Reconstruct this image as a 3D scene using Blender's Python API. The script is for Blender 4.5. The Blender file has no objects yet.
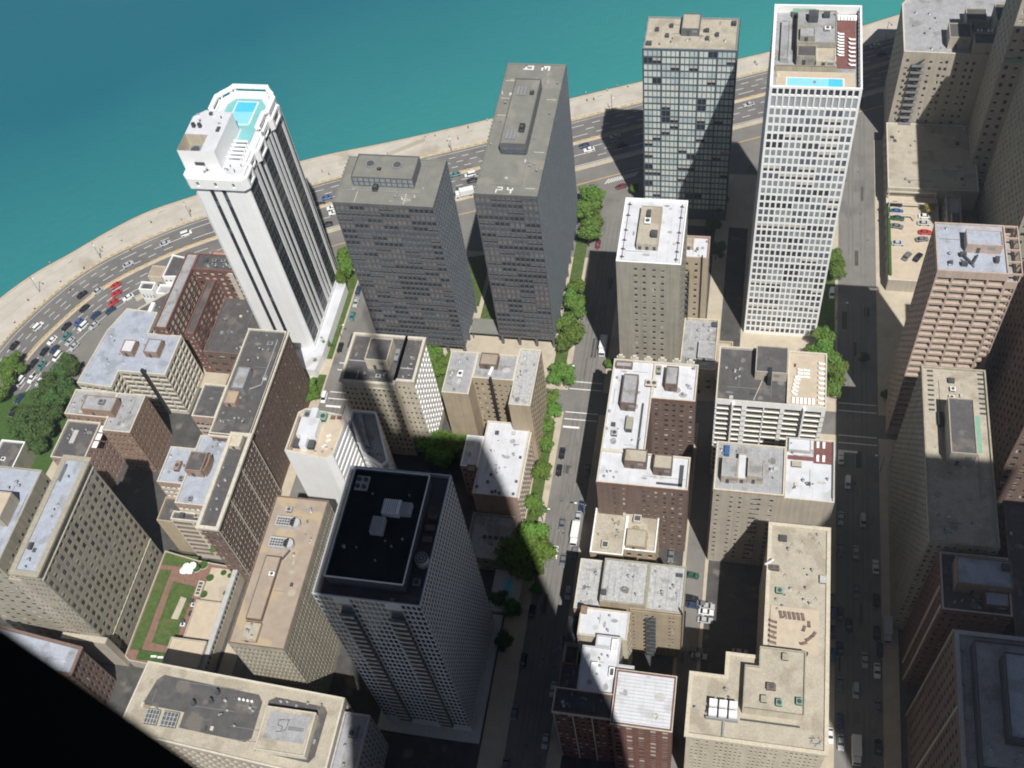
import bpy, bmesh, math, random
from mathutils import Vector, Matrix
random.seed(7)
S = bpy.context.scene
R = math.radians
# ------------------------------------------------------------------ camera, light, exposure
H = 310.0
YAW, PIT, ROL = -0.319438, 0.947314, -0.181315
FPX = 1105.741
fw = Vector((math.sin(YAW)*math.cos(PIT), math.cos(YAW)*math.cos(PIT), -math.sin(PIT)))
r0 = Vector((math.cos(YAW), -math.sin(YAW), 0)); u0 = r0.cross(fw)
rt = r0*math.cos(ROL) + u0*math.sin(ROL); up = -r0*math.sin(ROL) + u0*math.cos(ROL)
CAM = Vector((0, 0, H))
cd = bpy.data.cameras.new('camera'); cam = bpy.data.objects.new('camera', cd)
S.collection.objects.link(cam); S.camera = cam
cd.sensor_width = 36; cd.lens = FPX/1024*36; cd.clip_end = 20000; cd.clip_start = 0.2
m = Matrix((rt, up, -fw)).transposed().to_4x4(); m.translation = CAM
cam.matrix_world = m
cd.dof.use_dof = True; cd.dof.focus_distance = 380; cd.dof.aperture_fstop = .32      # the near brace is out of focus, as in the photograph

SKY = 0.05
SUN_EL, SHX, SHY = R(58), -0.288, 0.554      # shadow runs (SHX,SHY) metres per metre of height
w = bpy.data.worlds.new('World'); S.world = w; w.use_nodes = True
nt = w.node_tree; bg = nt.nodes['Background']
sky = nt.nodes.new('ShaderNodeTexSky'); sky.sky_type = 'NISHITA'; sky.sun_disc = False
sky.sun_elevation = SUN_EL; sky.air_density = .32; sky.dust_density = .4; sky.altitude = 250
sdir = Vector((-SHX, -SHY, 1)).normalized()
sky.sun_rotation = math.atan2(sdir.x, sdir.y)
nt.links.new(sky.outputs[0], bg.inputs[0]); bg.inputs[1].default_value = SKY
sl = bpy.data.lights.new('sun', 'SUN'); sl.energy = 5.0; sl.angle = R(0.53); sl.color = (1.0, 0.975, 0.935)
so = bpy.data.objects.new('sun', sl); S.collection.objects.link(so)
so.rotation_euler = (-sdir).to_track_quat('-Z', 'Y').to_euler(); so.location = (200, -200, 500)
S.view_settings.view_transform = 'Standard'; S.view_settings.look = 'None'
S.view_settings.exposure = 0.24; S.view_settings.gamma = 1.0
S.view_settings.use_curve_mapping = False
S.cycles.filter_width = 1.9

def ray(px, py): return rt*((px-512)/FPX) - up*((py-384)/FPX) + fw
def at(px, py, z=0.0):
    d = ray(px, py); t = (z-H)/d.z; p = CAM + d*t
    return (p.x, p.y)
def scr(p):
    v = Vector(p)-CAM; z = v.dot(fw)
    if z <= 0: return None
    return 512+FPX*v.dot(rt)/z, 384-FPX*v.dot(up)/z, z

# ------------------------------------------------------------------ materials
def mat(name, col, rough=.85, var=.12, scale=.35, spec=.3, bump=0, streak=0, col2=None, thr=None, metal=0, grit=0):
    """plain colour broken by noise in world metres; col2 + thr: blotches of a second colour; streak: vertical weathering"""
    mt = bpy.data.materials.new(name); mt.use_nodes = True
    n = mt.node_tree.nodes; l = mt.node_tree.links; bs = n['Principled BSDF']
    bs.inputs['Roughness'].default_value = rough; bs.inputs['Specular IOR Level'].default_value = spec
    bs.inputs['Metallic'].default_value = metal
    g = n.new('ShaderNodeNewGeometry')
    nz = n.new('ShaderNodeTexNoise'); nz.inputs['Scale'].default_value = scale; nz.inputs['Detail'].default_value = 6
    nz.inputs['Roughness'].default_value = .65
    l.new(g.outputs['Position'], nz.inputs['Vector'])
    mr = n.new('ShaderNodeMapRange'); mr.inputs[1].default_value = .3; mr.inputs[2].default_value = .7
    mr.inputs[3].default_value = 1-var; mr.inputs[4].default_value = 1+var
    l.new(nz.outputs[0], mr.inputs[0])
    mul = n.new('ShaderNodeMix'); mul.data_type = 'RGBA'; mul.blend_type = 'MULTIPLY'; mul.inputs[0].default_value = 1
    cmb = n.new('ShaderNodeCombineColor')
    for i in range(3): l.new(mr.outputs[0], cmb.inputs[i])
    mul.inputs[6].default_value = (*col, 1)
    l.new(cmb.outputs[0], mul.inputs[7])
    out = mul.outputs[2]
    if col2:
        n2 = n.new('ShaderNodeTexNoise'); n2.inputs['Scale'].default_value = scale*.45; n2.inputs['Detail'].default_value = 4
        l.new(g.outputs['Position'], n2.inputs['Vector'])
        m2 = n.new('ShaderNodeMapRange'); t = thr or .55
        m2.inputs[1].default_value = t; m2.inputs[2].default_value = t+.08
        l.new(n2.outputs[0], m2.inputs[0])
        mx = n.new('ShaderNodeMix'); mx.data_type = 'RGBA'
        l.new(m2.outputs[0], mx.inputs[0]); l.new(out, mx.inputs[6]); mx.inputs[7].default_value = (*col2, 1)
        out = mx.outputs[2]
    if streak:
        mp = n.new('ShaderNodeMapping'); mp.inputs['Scale'].default_value = (1.3, 1.3, .05)
        l.new(g.outputs['Position'], mp.inputs[0])
        n3 = n.new('ShaderNodeTexNoise'); n3.inputs['Scale'].default_value = 1; n3.inputs['Detail'].default_value = 3
        l.new(mp.outputs[0], n3.inputs['Vector'])
        m3 = n.new('ShaderNodeMapRange'); m3.inputs[1].default_value = .35; m3.inputs[2].default_value = .65
        m3.inputs[3].default_value = 1-streak; m3.inputs[4].default_value = 1+streak*.4
        l.new(n3.outputs[0], m3.inputs[0])
        c3 = n.new('ShaderNodeCombineColor')
        for i in range(3): l.new(m3.outputs[0], c3.inputs[i])
        x3 = n.new('ShaderNodeMix'); x3.data_type = 'RGBA'; x3.blend_type = 'MULTIPLY'; x3.inputs[0].default_value = 1
        l.new(out, x3.inputs[6]); l.new(c3.outputs[0], x3.inputs[7]); out = x3.outputs[2]
    if grit:      # fine gravel and dirt, at half-metre size, and faint seams
        n4 = n.new('ShaderNodeTexNoise'); n4.inputs['Scale'].default_value = 2.2; n4.inputs['Detail'].default_value = 3
        l.new(g.outputs['Position'], n4.inputs['Vector'])
        m4 = n.new('ShaderNodeMapRange'); m4.inputs[1].default_value = .3; m4.inputs[2].default_value = .7
        m4.inputs[3].default_value = 1-grit; m4.inputs[4].default_value = 1+grit
        l.new(n4.outputs[0], m4.inputs[0]); c4 = n.new('ShaderNodeCombineColor')
        for i in range(3): l.new(m4.outputs[0], c4.inputs[i])
        x4 = n.new('ShaderNodeMix'); x4.data_type = 'RGBA'; x4.blend_type = 'MULTIPLY'; x4.inputs[0].default_value = 1
        l.new(out, x4.inputs[6]); l.new(c4.outputs[0], x4.inputs[7]); out = x4.outputs[2]
    l.new(out, bs.inputs['Base Color'])
    if bump:
        b = n.new('ShaderNodeBump'); b.inputs['Strength'].default_value = bump; b.inputs['Distance'].default_value = .3
        l.new(nz.outputs[0], b.inputs['Height']); l.new(b.outputs[0], bs.inputs['Normal'])
    return mt

Mt = {}
def MM(k, *a, **kw): Mt[k] = mat(k, *a, **kw)
MM('white_wall', (.86, .86, .85), .6, .04, .2, streak=.03)
MM('white_frame', (.86, .86, .85), .6, .04, .2, streak=.03)
MM('cream_brick', (.56, .50, .39), .9, .08, .3, streak=.12)
MM('beige_stone', (.43, .385, .315), .9, .10, .25, streak=.12)
MM('tan_brick', (.42, .345, .245), .9, .10, .3, streak=.1)
MM('grey_stone', (.33, .31, .25), .9, .10, .3, streak=.14)
MM('olive_stone', (.36, .33, .26), .9, .10, .3, streak=.15)
MM('red_brick', (.19, .098, .078), .9, .16, .5, streak=.12)
MM('brown_brick', (.185, .13, .105), .9, .14, .5, streak=.14)
MM('orange_brick', (.31, .215, .16), .9, .12, .5, streak=.1)
MM('pink_brick', (.39, .275, .235), .9, .10, .4, streak=.1)
MM('pink_concrete', (.46, .36, .30), .85, .08, .3, streak=.12)
MM('trim_stone', (.58, .54, .45), .85, .08, .4, streak=.1)
MM('blue_steel', (.10, .125, .15), .5, .15, .3, spec=.4)
MM('bronze_sky_tint', (.15, .175, .20), .35, .12, .3, spec=.6)  # bronze frame paled and blued: sky reflection put into the colour
MM('brace_black', (.006, .006, .007), .9, .2, .3, spec=.1)
MM('black_steel', (.028, .030, .033), .5, .2, .3, spec=.4)
MM('bronze_frame', (.125, .128, .135), .5, .15, .3, spec=.4)
MM('lattice', (.58, .60, .62), .6, .06, .4, spec=.4)
MM('pale_concrete', (.46, .46, .45), .8, .08, .4, streak=.1)
MM('steel_grey', (.30, .31, .32), .6, .1, .5, metal=.3)
MM('dark_grey', (.075, .08, .085), .8, .2, .5)
MM('roof_white', (.58, .59, .62), .85, .10, .3, col2=(.46, .46, .47), thr=.59)
MM('roof_blue', (.36, .39, .45), .8, .14, .4, col2=(.28, .30, .34), thr=.54, grit=.12)
MM('roof_grey', (.33, .33, .34), .9, .16, .4, col2=(.24, .235, .22), thr=.55, grit=.14)
MM('roof_gravel', (.41, .37, .295), .95, .12, .35, col2=(.335, .295, .23), thr=.55, grit=.13)
MM('roof_speckle', (.42, .42, .415), .95, .26, 1.3, col2=(.30, .28, .25), thr=.60)
MM('roof_tar', (.095, .09, .09), .85, .2, .4, col2=(.15, .135, .12), thr=.55, grit=.14)
MM('roof_black', (.018, .018, .018), .95, .5, .2, col2=(.03, .03, .03), thr=.62)
MM('roof_brown', (.35, .285, .225), .9, .13, .3, col2=(.42, .33, .22), thr=.55)
MM('roof_bronze', (.20, .20, .175), .85, .12, .3, col2=(.25, .235, .20), thr=.56)
MM('seam_grey', (.19, .185, .175), .9, .2, .8)
MM('seam_pale', (.47, .46, .44), .9, .15, .8)
MM('seam_tan', (.27, .23, .165), .9, .2, .8)
MM('rail', (.34, .32, .24), .9, .1, .8)
MM('garden_brick', (.22, .13, .10), .9, .2, .8)
MM('deck_red', (.19, .085, .075), .8, .2, .8)
MM('deck_tan', (.50, .42, .32), .85, .1, .6)
MM('deck_teal', (.20, .47, .48), .6, .07, .5)
MM('glass', (.03, .036, .046), .15, .6, .9, spec=.7)
MM('glass_mid', (.10, .115, .135), .2, .4, .9, spec=.6)
MM('blind', (.52, .50, .44), .9, .12, .8)
MM('blind_bright', (.60, .65, .60), .9, .12, .8)
MM('blind_blue', (.46, .54, .53), .9, .12, .8)
MM('glass_pale', (.26, .29, .30), .3, .3, .9)
MM('blind_brown', (.17, .155, .15), .9, .3, .5)
MM('louvre', (.34, .36, .38), .6, .1, .5)
MM('asphalt', (.19, .18, .165), .9, .14, .15, col2=(.145, .14, .132), thr=.6)
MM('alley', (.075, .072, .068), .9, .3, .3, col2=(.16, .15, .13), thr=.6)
MM('asphalt_lane', (.155, .148, .142), .9, .15, .12, col2=(.19, .18, .165), thr=.57)
MM('concrete_path', (.46, .40, .31), .9, .13, .25, col2=(.38, .33, .26), thr=.62)
MM('promenade_concrete', (.47, .435, .375), .9, .13, .12, col2=(.37, .33, .27), thr=.62)
MM('paint_white', (.72, .72, .68), .8, .15, 1.5)
MM('paint_yellow', (.62, .42, .13), .8, .25, 1.5)
MM('grass_green', (.072, .112, .03), .95, .35, .8, col2=(.11, .125, .045), thr=.58)
MM('hedge_green', (.05, .10, .022), .95, .4, 1.5)
MM('dirt', (.34, .24, .13), .95, .2, .5)
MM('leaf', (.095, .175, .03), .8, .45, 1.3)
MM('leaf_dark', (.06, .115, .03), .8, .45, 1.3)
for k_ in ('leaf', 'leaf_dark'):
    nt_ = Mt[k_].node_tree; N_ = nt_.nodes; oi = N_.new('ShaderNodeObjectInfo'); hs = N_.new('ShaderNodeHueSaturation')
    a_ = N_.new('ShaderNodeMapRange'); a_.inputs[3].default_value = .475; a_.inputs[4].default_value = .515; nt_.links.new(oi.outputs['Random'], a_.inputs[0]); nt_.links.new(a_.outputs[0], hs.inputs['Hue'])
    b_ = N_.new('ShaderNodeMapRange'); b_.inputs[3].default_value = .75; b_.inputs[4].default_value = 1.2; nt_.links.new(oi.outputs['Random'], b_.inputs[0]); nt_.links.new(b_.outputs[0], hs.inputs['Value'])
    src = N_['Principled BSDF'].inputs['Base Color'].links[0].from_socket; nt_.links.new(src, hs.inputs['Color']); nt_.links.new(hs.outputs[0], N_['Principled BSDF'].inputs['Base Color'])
MM('leaf_yellow', (.24, .20, .045), .8, .4, 1.3)
MM('bark', (.11, .085, .06), .95, .3, 3)
MM('green_copper', (.20, .36, .27), .8, .15, 1)
MM('tyre', (.02, .02, .02), .9, .1, 3)
MM('chrome', (.4, .4, .4), .3, .05, 3, metal=.8)
for k, c in dict(white=(.74, .74, .73), silver=(.42, .43, .44), black=(.018, .018, .02), navy=(.03, .05, .11), red=(.48, .03, .03),
                 blue=(.06, .12, .28), teal=(.07, .20, .20), grey=(.16, .165, .17), maroon=(.16, .025, .03), green=(.03, .10, .06)).items():
    MM('paint_'+k if k != 'white' else 'paint_white_car', c, .3, .05, 1, spec=.5)
Mt['pool_water'] = mat('pool_water', (.09, .52, .72), .12, .06, .6, spec=.5)
Mt['pool_pale'] = mat('pool_pale', (.26, .63, .75), .12, .08, .6, spec=.5)

# ------------------------------------------------------------------ mesh helpers
class MB:
    def __init__(s): s.v = []; s.f = []; s.m = []; s.mats = []
    def mi(s, k):
        if k not in s.mats: s.mats.append(k)
        return s.mats.index(k)
    def face(s, pts, k):
        n = len(s.v); s.v.extend([tuple(p) for p in pts]); s.f.append(tuple(range(n, n+len(pts)))); s.m.append(s.mi(k))
    def box(s, x0, x1, y0, y1, z0, z1, k, top=None, bottom=True, rot=0, c=None):
        P = [(x0, y0), (x1, y0), (x1, y1), (x0, y1)]
        if rot:
            cx, cy = c or ((x0+x1)/2, (y0+y1)/2); co, si = math.cos(rot), math.sin(rot)
            P = [(cx+(a-cx)*co-(b-cy)*si, cy+(a-cx)*si+(b-cy)*co) for a, b in P]
        s.prism(P, z0, z1, k, top, bottom)
    def prism(s, P, z0, z1, k, top=None, bottom=True):
        n = len(P)
        for i in range(n):
            a, b = P[i], P[(i+1) % n]
            s.face([(*a, z0), (*b, z0), (*b, z1), (*a, z1)], k)
        s.face([(*p, z1) for p in P], top or k)
        if bottom: s.face([(*p, z0) for p in reversed(P)], k)
    def cyl(s, x, y, z0, z1, r, k, n=10, r2=None, top=None):
        r2 = r if r2 is None else r2
        A = [(x+r*math.cos(2*math.pi*i/n), y+r*math.sin(2*math.pi*i/n), z0) for i in range(n)]
        B = [(x+r2*math.cos(2*math.pi*i/n), y+r2*math.sin(2*math.pi*i/n), z1) for i in range(n)]
        for i in range(n): s.face([A[i], A[(i+1) % n], B[(i+1) % n], B[i]], k)
        s.face(B, top or k)
    def tube(s, a, b, r, k, n=6, r2=None):
        a, b = Vector(a), Vector(b); d = (b-a).normalized(); r2 = r if r2 is None else r2
        x = d.orthogonal().normalized(); y = d.cross(x)
        A = [a+x*r*math.cos(2*math.pi*i/n)+y*r*math.sin(2*math.pi*i/n) for i in range(n)]
        B = [b+x*r2*math.cos(2*math.pi*i/n)+y*r2*math.sin(2*math.pi*i/n) for i in range(n)]
        for i in range(n): s.face([A[i], A[(i+1) % n], B[(i+1) % n], B[i]], k)
        s.face(B, k); s.face(A[::-1], k)
    def mesh(s, name, origin=(0, 0, 0)):
        me = bpy.data.meshes.new(name); ox, oy, oz = origin
        me.from_pydata([(a-ox, b-oy, c-oz) for a, b, c in s.v], [], s.f)
        for k in s.mats: me.materials.append(Mt[k])
        me.polygons.foreach_set('material_index', s.m); me.update()
        return me
    def build(s, name, parent=None, origin=None):
        if not s.f: return None
        o0 = origin if origin is not None else (tuple(parent.location) if parent else (0, 0, 0))
        o = bpy.data.objects.new(name, s.mesh(name, o0)); S.collection.objects.link(o)
        if parent: o.parent = parent
        else: o.location = o0
        return o
def tag(o, label=None, cat=None, group=None, kind=None):
    if label: o['label'] = label
    if cat: o['category'] = cat
    if group: o['group'] = group
    if kind: o['kind'] = kind
    return o
def empty(name, loc, rz=0):
    o = bpy.data.objects.new(name, None); S.collection.objects.link(o); o.location = loc; o.rotation_euler.z = rz
    o.empty_display_size = .5
    return o
def copy_tree(o, loc=None, rz=None, sc=None):
    c = o.copy(); S.collection.objects.link(c)
    for ch in o.children:
        d = ch.copy(); S.collection.objects.link(d); d.parent = c
        for g in ch.children:
            e = g.copy(); S.collection.objects.link(e); e.parent = d
    if loc is not None: c.location = loc
    if rz is not None: c.rotation_euler.z = rz
    if sc is not None: c.scale = sc
    return c
def struct(name, mb, label=None, kind='structure'):
    o = mb.build(name); o['kind'] = kind
    if label: o['label'] = label
    return o

# ------------------------------------------------------------------ buildings
_wm = {}
def win_mesh(w, h, var):
    """one window: glass, frame, and curtain or blind; local x across, z up, faces -y"""
    w = round(w, 2); h = round(h, 2); key = (w, h, var)
    if key in _wm: return _wm[key]
    b = MB(); g = {'mid': 'glass_mid', 'mblind': 'glass_mid', 'louvre': 'louvre', 'pale': 'glass_pale'}.get(var, 'glass')
    x = w/2
    b.face([(-x, 0, 0), (x, 0, 0), (x, 0, h), (-x, 0, h)], g)
    def sheet(f0, f1, k, y=-.03, xa=None, xb=None):
        xa = -x*.96 if xa is None else xa; xb = x*.96 if xb is None else xb
        b.face([(xa, y, h*f0), (xb, y, h*f0), (xb, y, h*f1), (xa, y, h*f1)], k)
    if var == 'half': sheet(.5, .98, 'blind')
    elif var == 'blind': sheet(.12, .98, 'blind')
    elif var == 'third': sheet(.7, .98, 'blind')
    elif var == 'side': sheet(.04, .98, 'blind_blue', -.03, -x*.96, -x*.1)
    elif var == 'bright': sheet(.04, .98, 'blind_bright')
    elif var == 'bluebright': sheet(.04, .98, 'blind_blue')
    elif var == 'brown': sheet(.04, .98, 'blind_brown')
    elif var == 'brownhalf': sheet(.45, .98, 'blind_brown')
    elif var == 'balc':   # window wall behind a balcony rail
        sheet(.0, .36, 'rail', -.3); sheet(.5, .98, 'blind', -.03, -x*.9, -x*.1)
    elif var == 'balcdark': sheet(.0, .34, 'rail', -.3)
    elif var == 'sill': sheet(-.16, -.01, 'trim_stone', -.06); sheet(.55, .98, 'blind')
    elif var == 'silld': sheet(-.16, -.01, 'trim_stone', -.06)
    if w > 1.9 and var not in ('balc', 'balcdark', 'louvre'):
        n = max(1, int(w/1.3)-0)
        for i in range(1, n): 
            xx = -x+w*i/n; b.box(xx-.05, xx+.05, -.07, -.04, 0, h, 'steel_grey', bottom=False)
    if w > .7:
        b.box(-x, x, -.06, -.035, h*.47, h*.51, 'dark_grey', bottom=False) if var in ('dark', 'half', 'silld') else None
    _wm[key] = b
    return b
VIS = []
class Bld:
    def __init__(s, name, label, cat, x, y, group=None):
        s.root = empty(name, (x, y, 0)); tag(s.root, label, cat, group)
        s.w = MB(); s.r = MB(); s.wins = []; s.parts = []
    def facade(s, p0, p1, z0, z1, sp, wall):
        p0 = Vector(p0); p1 = Vector(p1); L = (p1-p0).length; u = (p1-p0)/L; n = Vector((u.y, -u.x)); M = s.w
        def P(x, z, d=0): q = p0+u*x-n*d; return (q.x, q.y, z)
        if not sp:
            M.face([P(0, z0), P(L, z0), P(L, z1), P(0, z1)], wall); return
        nz = sp['nz']; wf = sp.get('w', .5); hf = sp.get('h', .5); d = sp.get('d', .25)
        ms = sp.get('ms', 0); mt = sp.get('mt', 1.0); mb = sp.get('mb', 0)
        if 'cols' in sp: cols = sp['cols']
        else:
            nx = sp['nx']; cw = (L-2*ms)/nx
            cols = [(ms+cw*(i+.5-wf/2), ms+cw*(i+.5+wf/2)) for i in range(nx)]
            if 'skip' in sp: cols = [c for i, c in enumerate(cols) if i not in sp['skip']]
        ch = (z1-z0-mt-mb)/nz; mix = sp.get('mix', [('dark', 5), ('half', 3), ('blind', 1)])
        tot = sum(q for _, q in mix); ang = math.atan2(u.y, u.x)
        spk = sp.get('sp', wall); off = sp.get('zo', .5)
        def pick(c, r):
            run = sp.get('run')
            rr = random.Random(hash((round(p0.x), round(p0.y), r, c//run, len(s.wins)//9999))).random()*tot if run else random.random()*tot
            for k, q in mix:
                rr -= q
                if rr <= 0: return k
            return mix[0][0]
        rev = sp.get('rev', wall)
        if sp.get('strip'):                       # full-height recessed glazing strips between piers
            xs = 0
            for (a, b_) in cols:
                M.face([P(xs, z0), P(a, z0), P(a, z1), P(xs, z1)], wall); xs = b_
                za, zb = z0+mb, z1-mt
                if mb: M.face([P(a, z0), P(b_, z0), P(b_, za), P(a, za)], wall)
                if mt: M.face([P(a, zb), P(b_, zb), P(b_, z1), P(a, z1)], wall)
                M.face([P(a, za, d), P(b_, za, d), P(b_, zb, d), P(a, zb, d)], spk)
                M.face([P(a, za), P(a, za, d), P(a, zb, d), P(a, zb)], rev); M.face([P(b_, za, d), P(b_, za), P(b_, zb), P(b_, zb, d)], rev)
                M.face([P(a, zb, d), P(b_, zb, d), P(b_, zb), P(a, zb)], rev); M.face([P(a, za), P(b_, za), P(b_, za, d), P(a, za, d)], rev)
            M.face([P(xs, z0), P(L, z0), P(L, z1), P(xs, z1)], wall)
        else:
            zc = z0
            for r in range(nz):
                wz0 = z0+mb+ch*(r+off-hf*off); wz1 = wz0+ch*hf
                M.face([P(0, zc), P(L, zc), P(L, wz0), P(0, wz0)], spk if (r or not mb) else wall); zc = wz1
                xs = 0
                for (a, b_) in cols:
                    M.face([P(xs, wz0), P(a, wz0), P(a, wz1), P(xs, wz1)], wall); xs = b_
                    M.face([P(a, wz0), P(a, wz0, d), P(a, wz1, d), P(a, wz1)], rev); M.face([P(b_, wz0, d), P(b_, wz0), P(b_, wz1), P(b_, wz1, d)], rev)
                    M.face([P(a, wz1, d), P(b_, wz1, d), P(b_, wz1), P(a, wz1)], rev); M.face([P(a, wz0), P(b_, wz0), P(b_, wz0, d), P(a, wz0, d)], rev)
                M.face([P(xs, wz0), P(L, wz0), P(L, wz1), P(xs, wz1)], wall)
            M.face([P(0, zc), P(L, zc), P(L, z1), P(0, z1)], wall)
        for r in range(nz):
            wz0 = z0+mb+ch*(r+off-hf*off)
            for c, (a, b_) in enumerate(cols):
                q = P((a+b_)/2, wz0, d-(.03 if sp.get('strip') else 0))
                s.wins.append((q, ang, (b_-a)*(.96 if sp.get('strip') else 1), ch*hf, pick(c, r), n))
        pr = sp.get('pier')                       # (width, proud, material, every n columns or list of x)
        if pr:
            pw, pd, pk, ev = pr
            xl = ev if isinstance(ev, (list, tuple)) else [ms+(L-2*ms)/sp['nx']*i for i in range(0, sp['nx']+1, ev)]
            for x in xl:
                a = max(0.0, x-pw/2); b_ = min(L, x+pw/2)
                A, B, C, D = P(a, 0, -.002), P(b_, 0, -.002), P(b_, 0, -pd), P(a, 0, -pd)
                M.face([(D[0], D[1], z0), (C[0], C[1], z0), (C[0], C[1], z1), (D[0], D[1], z1)], pk)
                M.face([(A[0], A[1], z0), (D[0], D[1], z0), (D[0], D[1], z1), (A[0], A[1], z1)], pk)
                M.face([(C[0], C[1], z0), (B[0], B[1], z0), (B[0], B[1], z1), (C[0], C[1], z1)], pk)
                M.face([(A[0], A[1], z1), (D[0], D[1], z1), (C[0], C[1], z1), (B[0], B[1], z1)], pk)
        bd = sp.get('band')                       # list of (z, height, proud, material)
        for (bz, bh, bp, bk) in (bd or []):
            A, B = P(0, 0, -bp), P(L, 0, -bp); C, D = P(L, 0, 0), P(0, 0, 0)
            M.face([(*A[:2], bz), (*B[:2], bz), (*B[:2], bz+bh), (*A[:2], bz+bh)], bk)
            M.face([(*A[:2], bz+bh), (*B[:2], bz+bh), (*C[:2], bz+bh), (*D[:2], bz+bh)], bk)
            M.face([(*D[:2], bz), (*C[:2], bz), (*B[:2], bz), (*A[:2], bz)], bk)
            M.face([(*D[:2], bz), (*A[:2], bz), (*A[:2], bz+bh), (*D[:2], bz+bh)], bk)
            M.face([(*B[:2], bz), (*C[:2], bz), (*C[:2], bz+bh), (*B[:2], bz+bh)], bk)
    def poly(s, P, z0, z1, wall, roof, fac={}, par=.9, pt=.4, cop=None, cor=None):
        n = len(P)
        for i in range(n): s.facade(P[i], P[(i+1) % n], z0, z1, fac.get(i), wall)
        ins = inset(P, pt); zr = z1-par; cop = cop or wall
        for i in range(n):
            j = (i+1) % n
            s.w.face([(*P[i], z1), (*P[j], z1), (*ins[j], z1), (*ins[i], z1)], cop)
            s.w.face([(*ins[j], zr), (*ins[i], zr), (*ins[i], z1), (*ins[j], z1)], cop)
        s.r.face([(*p, zr) for p in ins], roof)
        if n == 4 and roof.startswith('roof'):
            X0 = max(ins[0][0], ins[3][0])+.5; X1 = min(ins[1][0], ins[2][0])-.5; Y0 = max(ins[0][1], ins[1][1])+.5; Y1 = min(ins[2][1], ins[3][1])-.5
            if X1-X0 > 3 and Y1-Y0 > 3: s.wear(X0, X1, Y0, Y1, zr, roof)
        if cor:
            cw, chh, ck, cz = cor
            o = inset(P, -cw); zz = z1-cz
            for i in range(n):
                j = (i+1) % n
                s.w.face([(*o[i], zz-chh), (*o[j], zz-chh), (*o[j], zz), (*o[i], zz)], ck)
                s.w.face([(*o[i], zz), (*o[j], zz), (*P[j], zz), (*P[i], zz)], ck)
                s.w.face([(*P[i], zz-chh), (*P[j], zz-chh), (*o[j], zz-chh), (*o[i], zz-chh)], ck)
    def wear(s, X0, X1, Y0, Y1, z, roof):
        rg = random.Random(int(X0*13+Y0*7)); W, D_ = X1-X0, Y1-Y0
        alt = {'roof_white': ['roof_grey', 'seam_pale'], 'roof_blue': ['roof_grey', 'seam_pale'], 'roof_tar': ['seam_grey', 'dark_grey'], 'roof_grey': ['seam_grey', 'seam_pale'], 'roof_gravel': ['roof_brown', 'seam_tan'], 'roof_brown': ['roof_gravel', 'seam_tan'], 'roof_speckle': ['roof_grey', 'seam_grey'], 'roof_bronze': ['roof_grey', 'seam_grey'], 'roof_black': ['dark_grey', 'roof_tar']}.get(roof, ['seam_grey', 'seam_pale'])
        def q(a, b_, c, d_, zz, k): s.r.face([(a, c, zz), (b_, c, zz), (b_, d_, zz), (a, d_, zz)], k)
        k = 0
        for i in range(int(2+W*D_/70)):       # patches and ponding marks
            pw, pd = rg.uniform(.5, min(3.2, W*.4)), rg.uniform(.4, min(2.6, D_*.4)); a = rg.uniform(X0, X1-pw); c = rg.uniform(Y0, Y1-pd); k += 1
            n_ = 9; s.r.face([(a+pw/2+pw/2*math.cos(j*.698)*rg.uniform(.75, 1), c+pd/2+pd/2*math.sin(j*.698)*rg.uniform(.75, 1), z+.003+.0015*k) for j in range(n_)], alt[rg.random() < .35])
        st = rg.uniform(2.4, 3.6); x = X0+rg.uniform(.5, 2)
        if roof in ('roof_white', 'roof_blue', 'roof_tar', 'roof_grey', 'roof_speckle', 'roof_bronze'):
            while x < X1:                     # membrane laps
                q(x, x+.09, Y0, Y1, z+.003+.0015*(k+2), alt[1]); x += st
        m_ = MB()
        for i in range(1+int(W*D_/160)):      # conduits on sleepers
            zz = z+.12; a = rg.uniform(X0, X1); c = rg.uniform(Y0, Y1)
            if rg.random() < .5: m_.box(min(a, (X0+X1)/2), max(a, (X0+X1)/2), c, c+.1, zz, zz+.1, 'steel_grey')
            else: m_.box(a, a+.1, min(c, (Y0+Y1)/2), max(c, (Y0+Y1)/2), zz, zz+.1, 'steel_grey')
            s.part('conduit', m_); m_ = MB()
        for i in range(int(W*D_/130)):        # hatches and small curbs
            a = rg.uniform(X0, X1-1.2); c = rg.uniform(Y0, Y1-1.2); h_ = rg.uniform(.25, .7); m_.box(a, a+rg.uniform(.6, 1.3), c, c+rg.uniform(.6, 1.3), z, z+h_, rg.choice(['steel_grey', 'pale_concrete', 'dark_grey', 'trim_stone'])); s.part('roof_hatch', m_); m_ = MB()
    def rect(s, x0, x1, y0, y1, z0, z1, wall, roof, W=None, So=None, E=None, N=None, **k):
        s.poly([(x0, y0), (x1, y0), (x1, y1), (x0, y1)], z0, z1, wall, roof, {0: W, 1: So, 2: E, 3: N}, **k)
    def part(s, name, mb):
        o = mb.build(name, s.root); return o
    def pent(s, x0, x1, y0, y1, z0, z1, wall, roof, name='penthouse', par=.35, bits=True):
        b = MB(); z = z1-par; t = .25
        P = [(x0, y0), (x1, y0), (x1, y1), (x0, y1)]; I = inset(P, t)
        for i in range(4):
            j = (i+1) % 4
            b.face([(*P[i], z0), (*P[j], z0), (*P[j], z1), (*P[i], z1)], wall)
            b.face([(*P[i], z1), (*P[j], z1), (*I[j], z1), (*I[i], z1)], wall)
            b.face([(*I[j], z), (*I[i], z), (*I[i], z1), (*I[j], z1)], wall)
        b.face([(*p, z) for p in I], roof)
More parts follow.
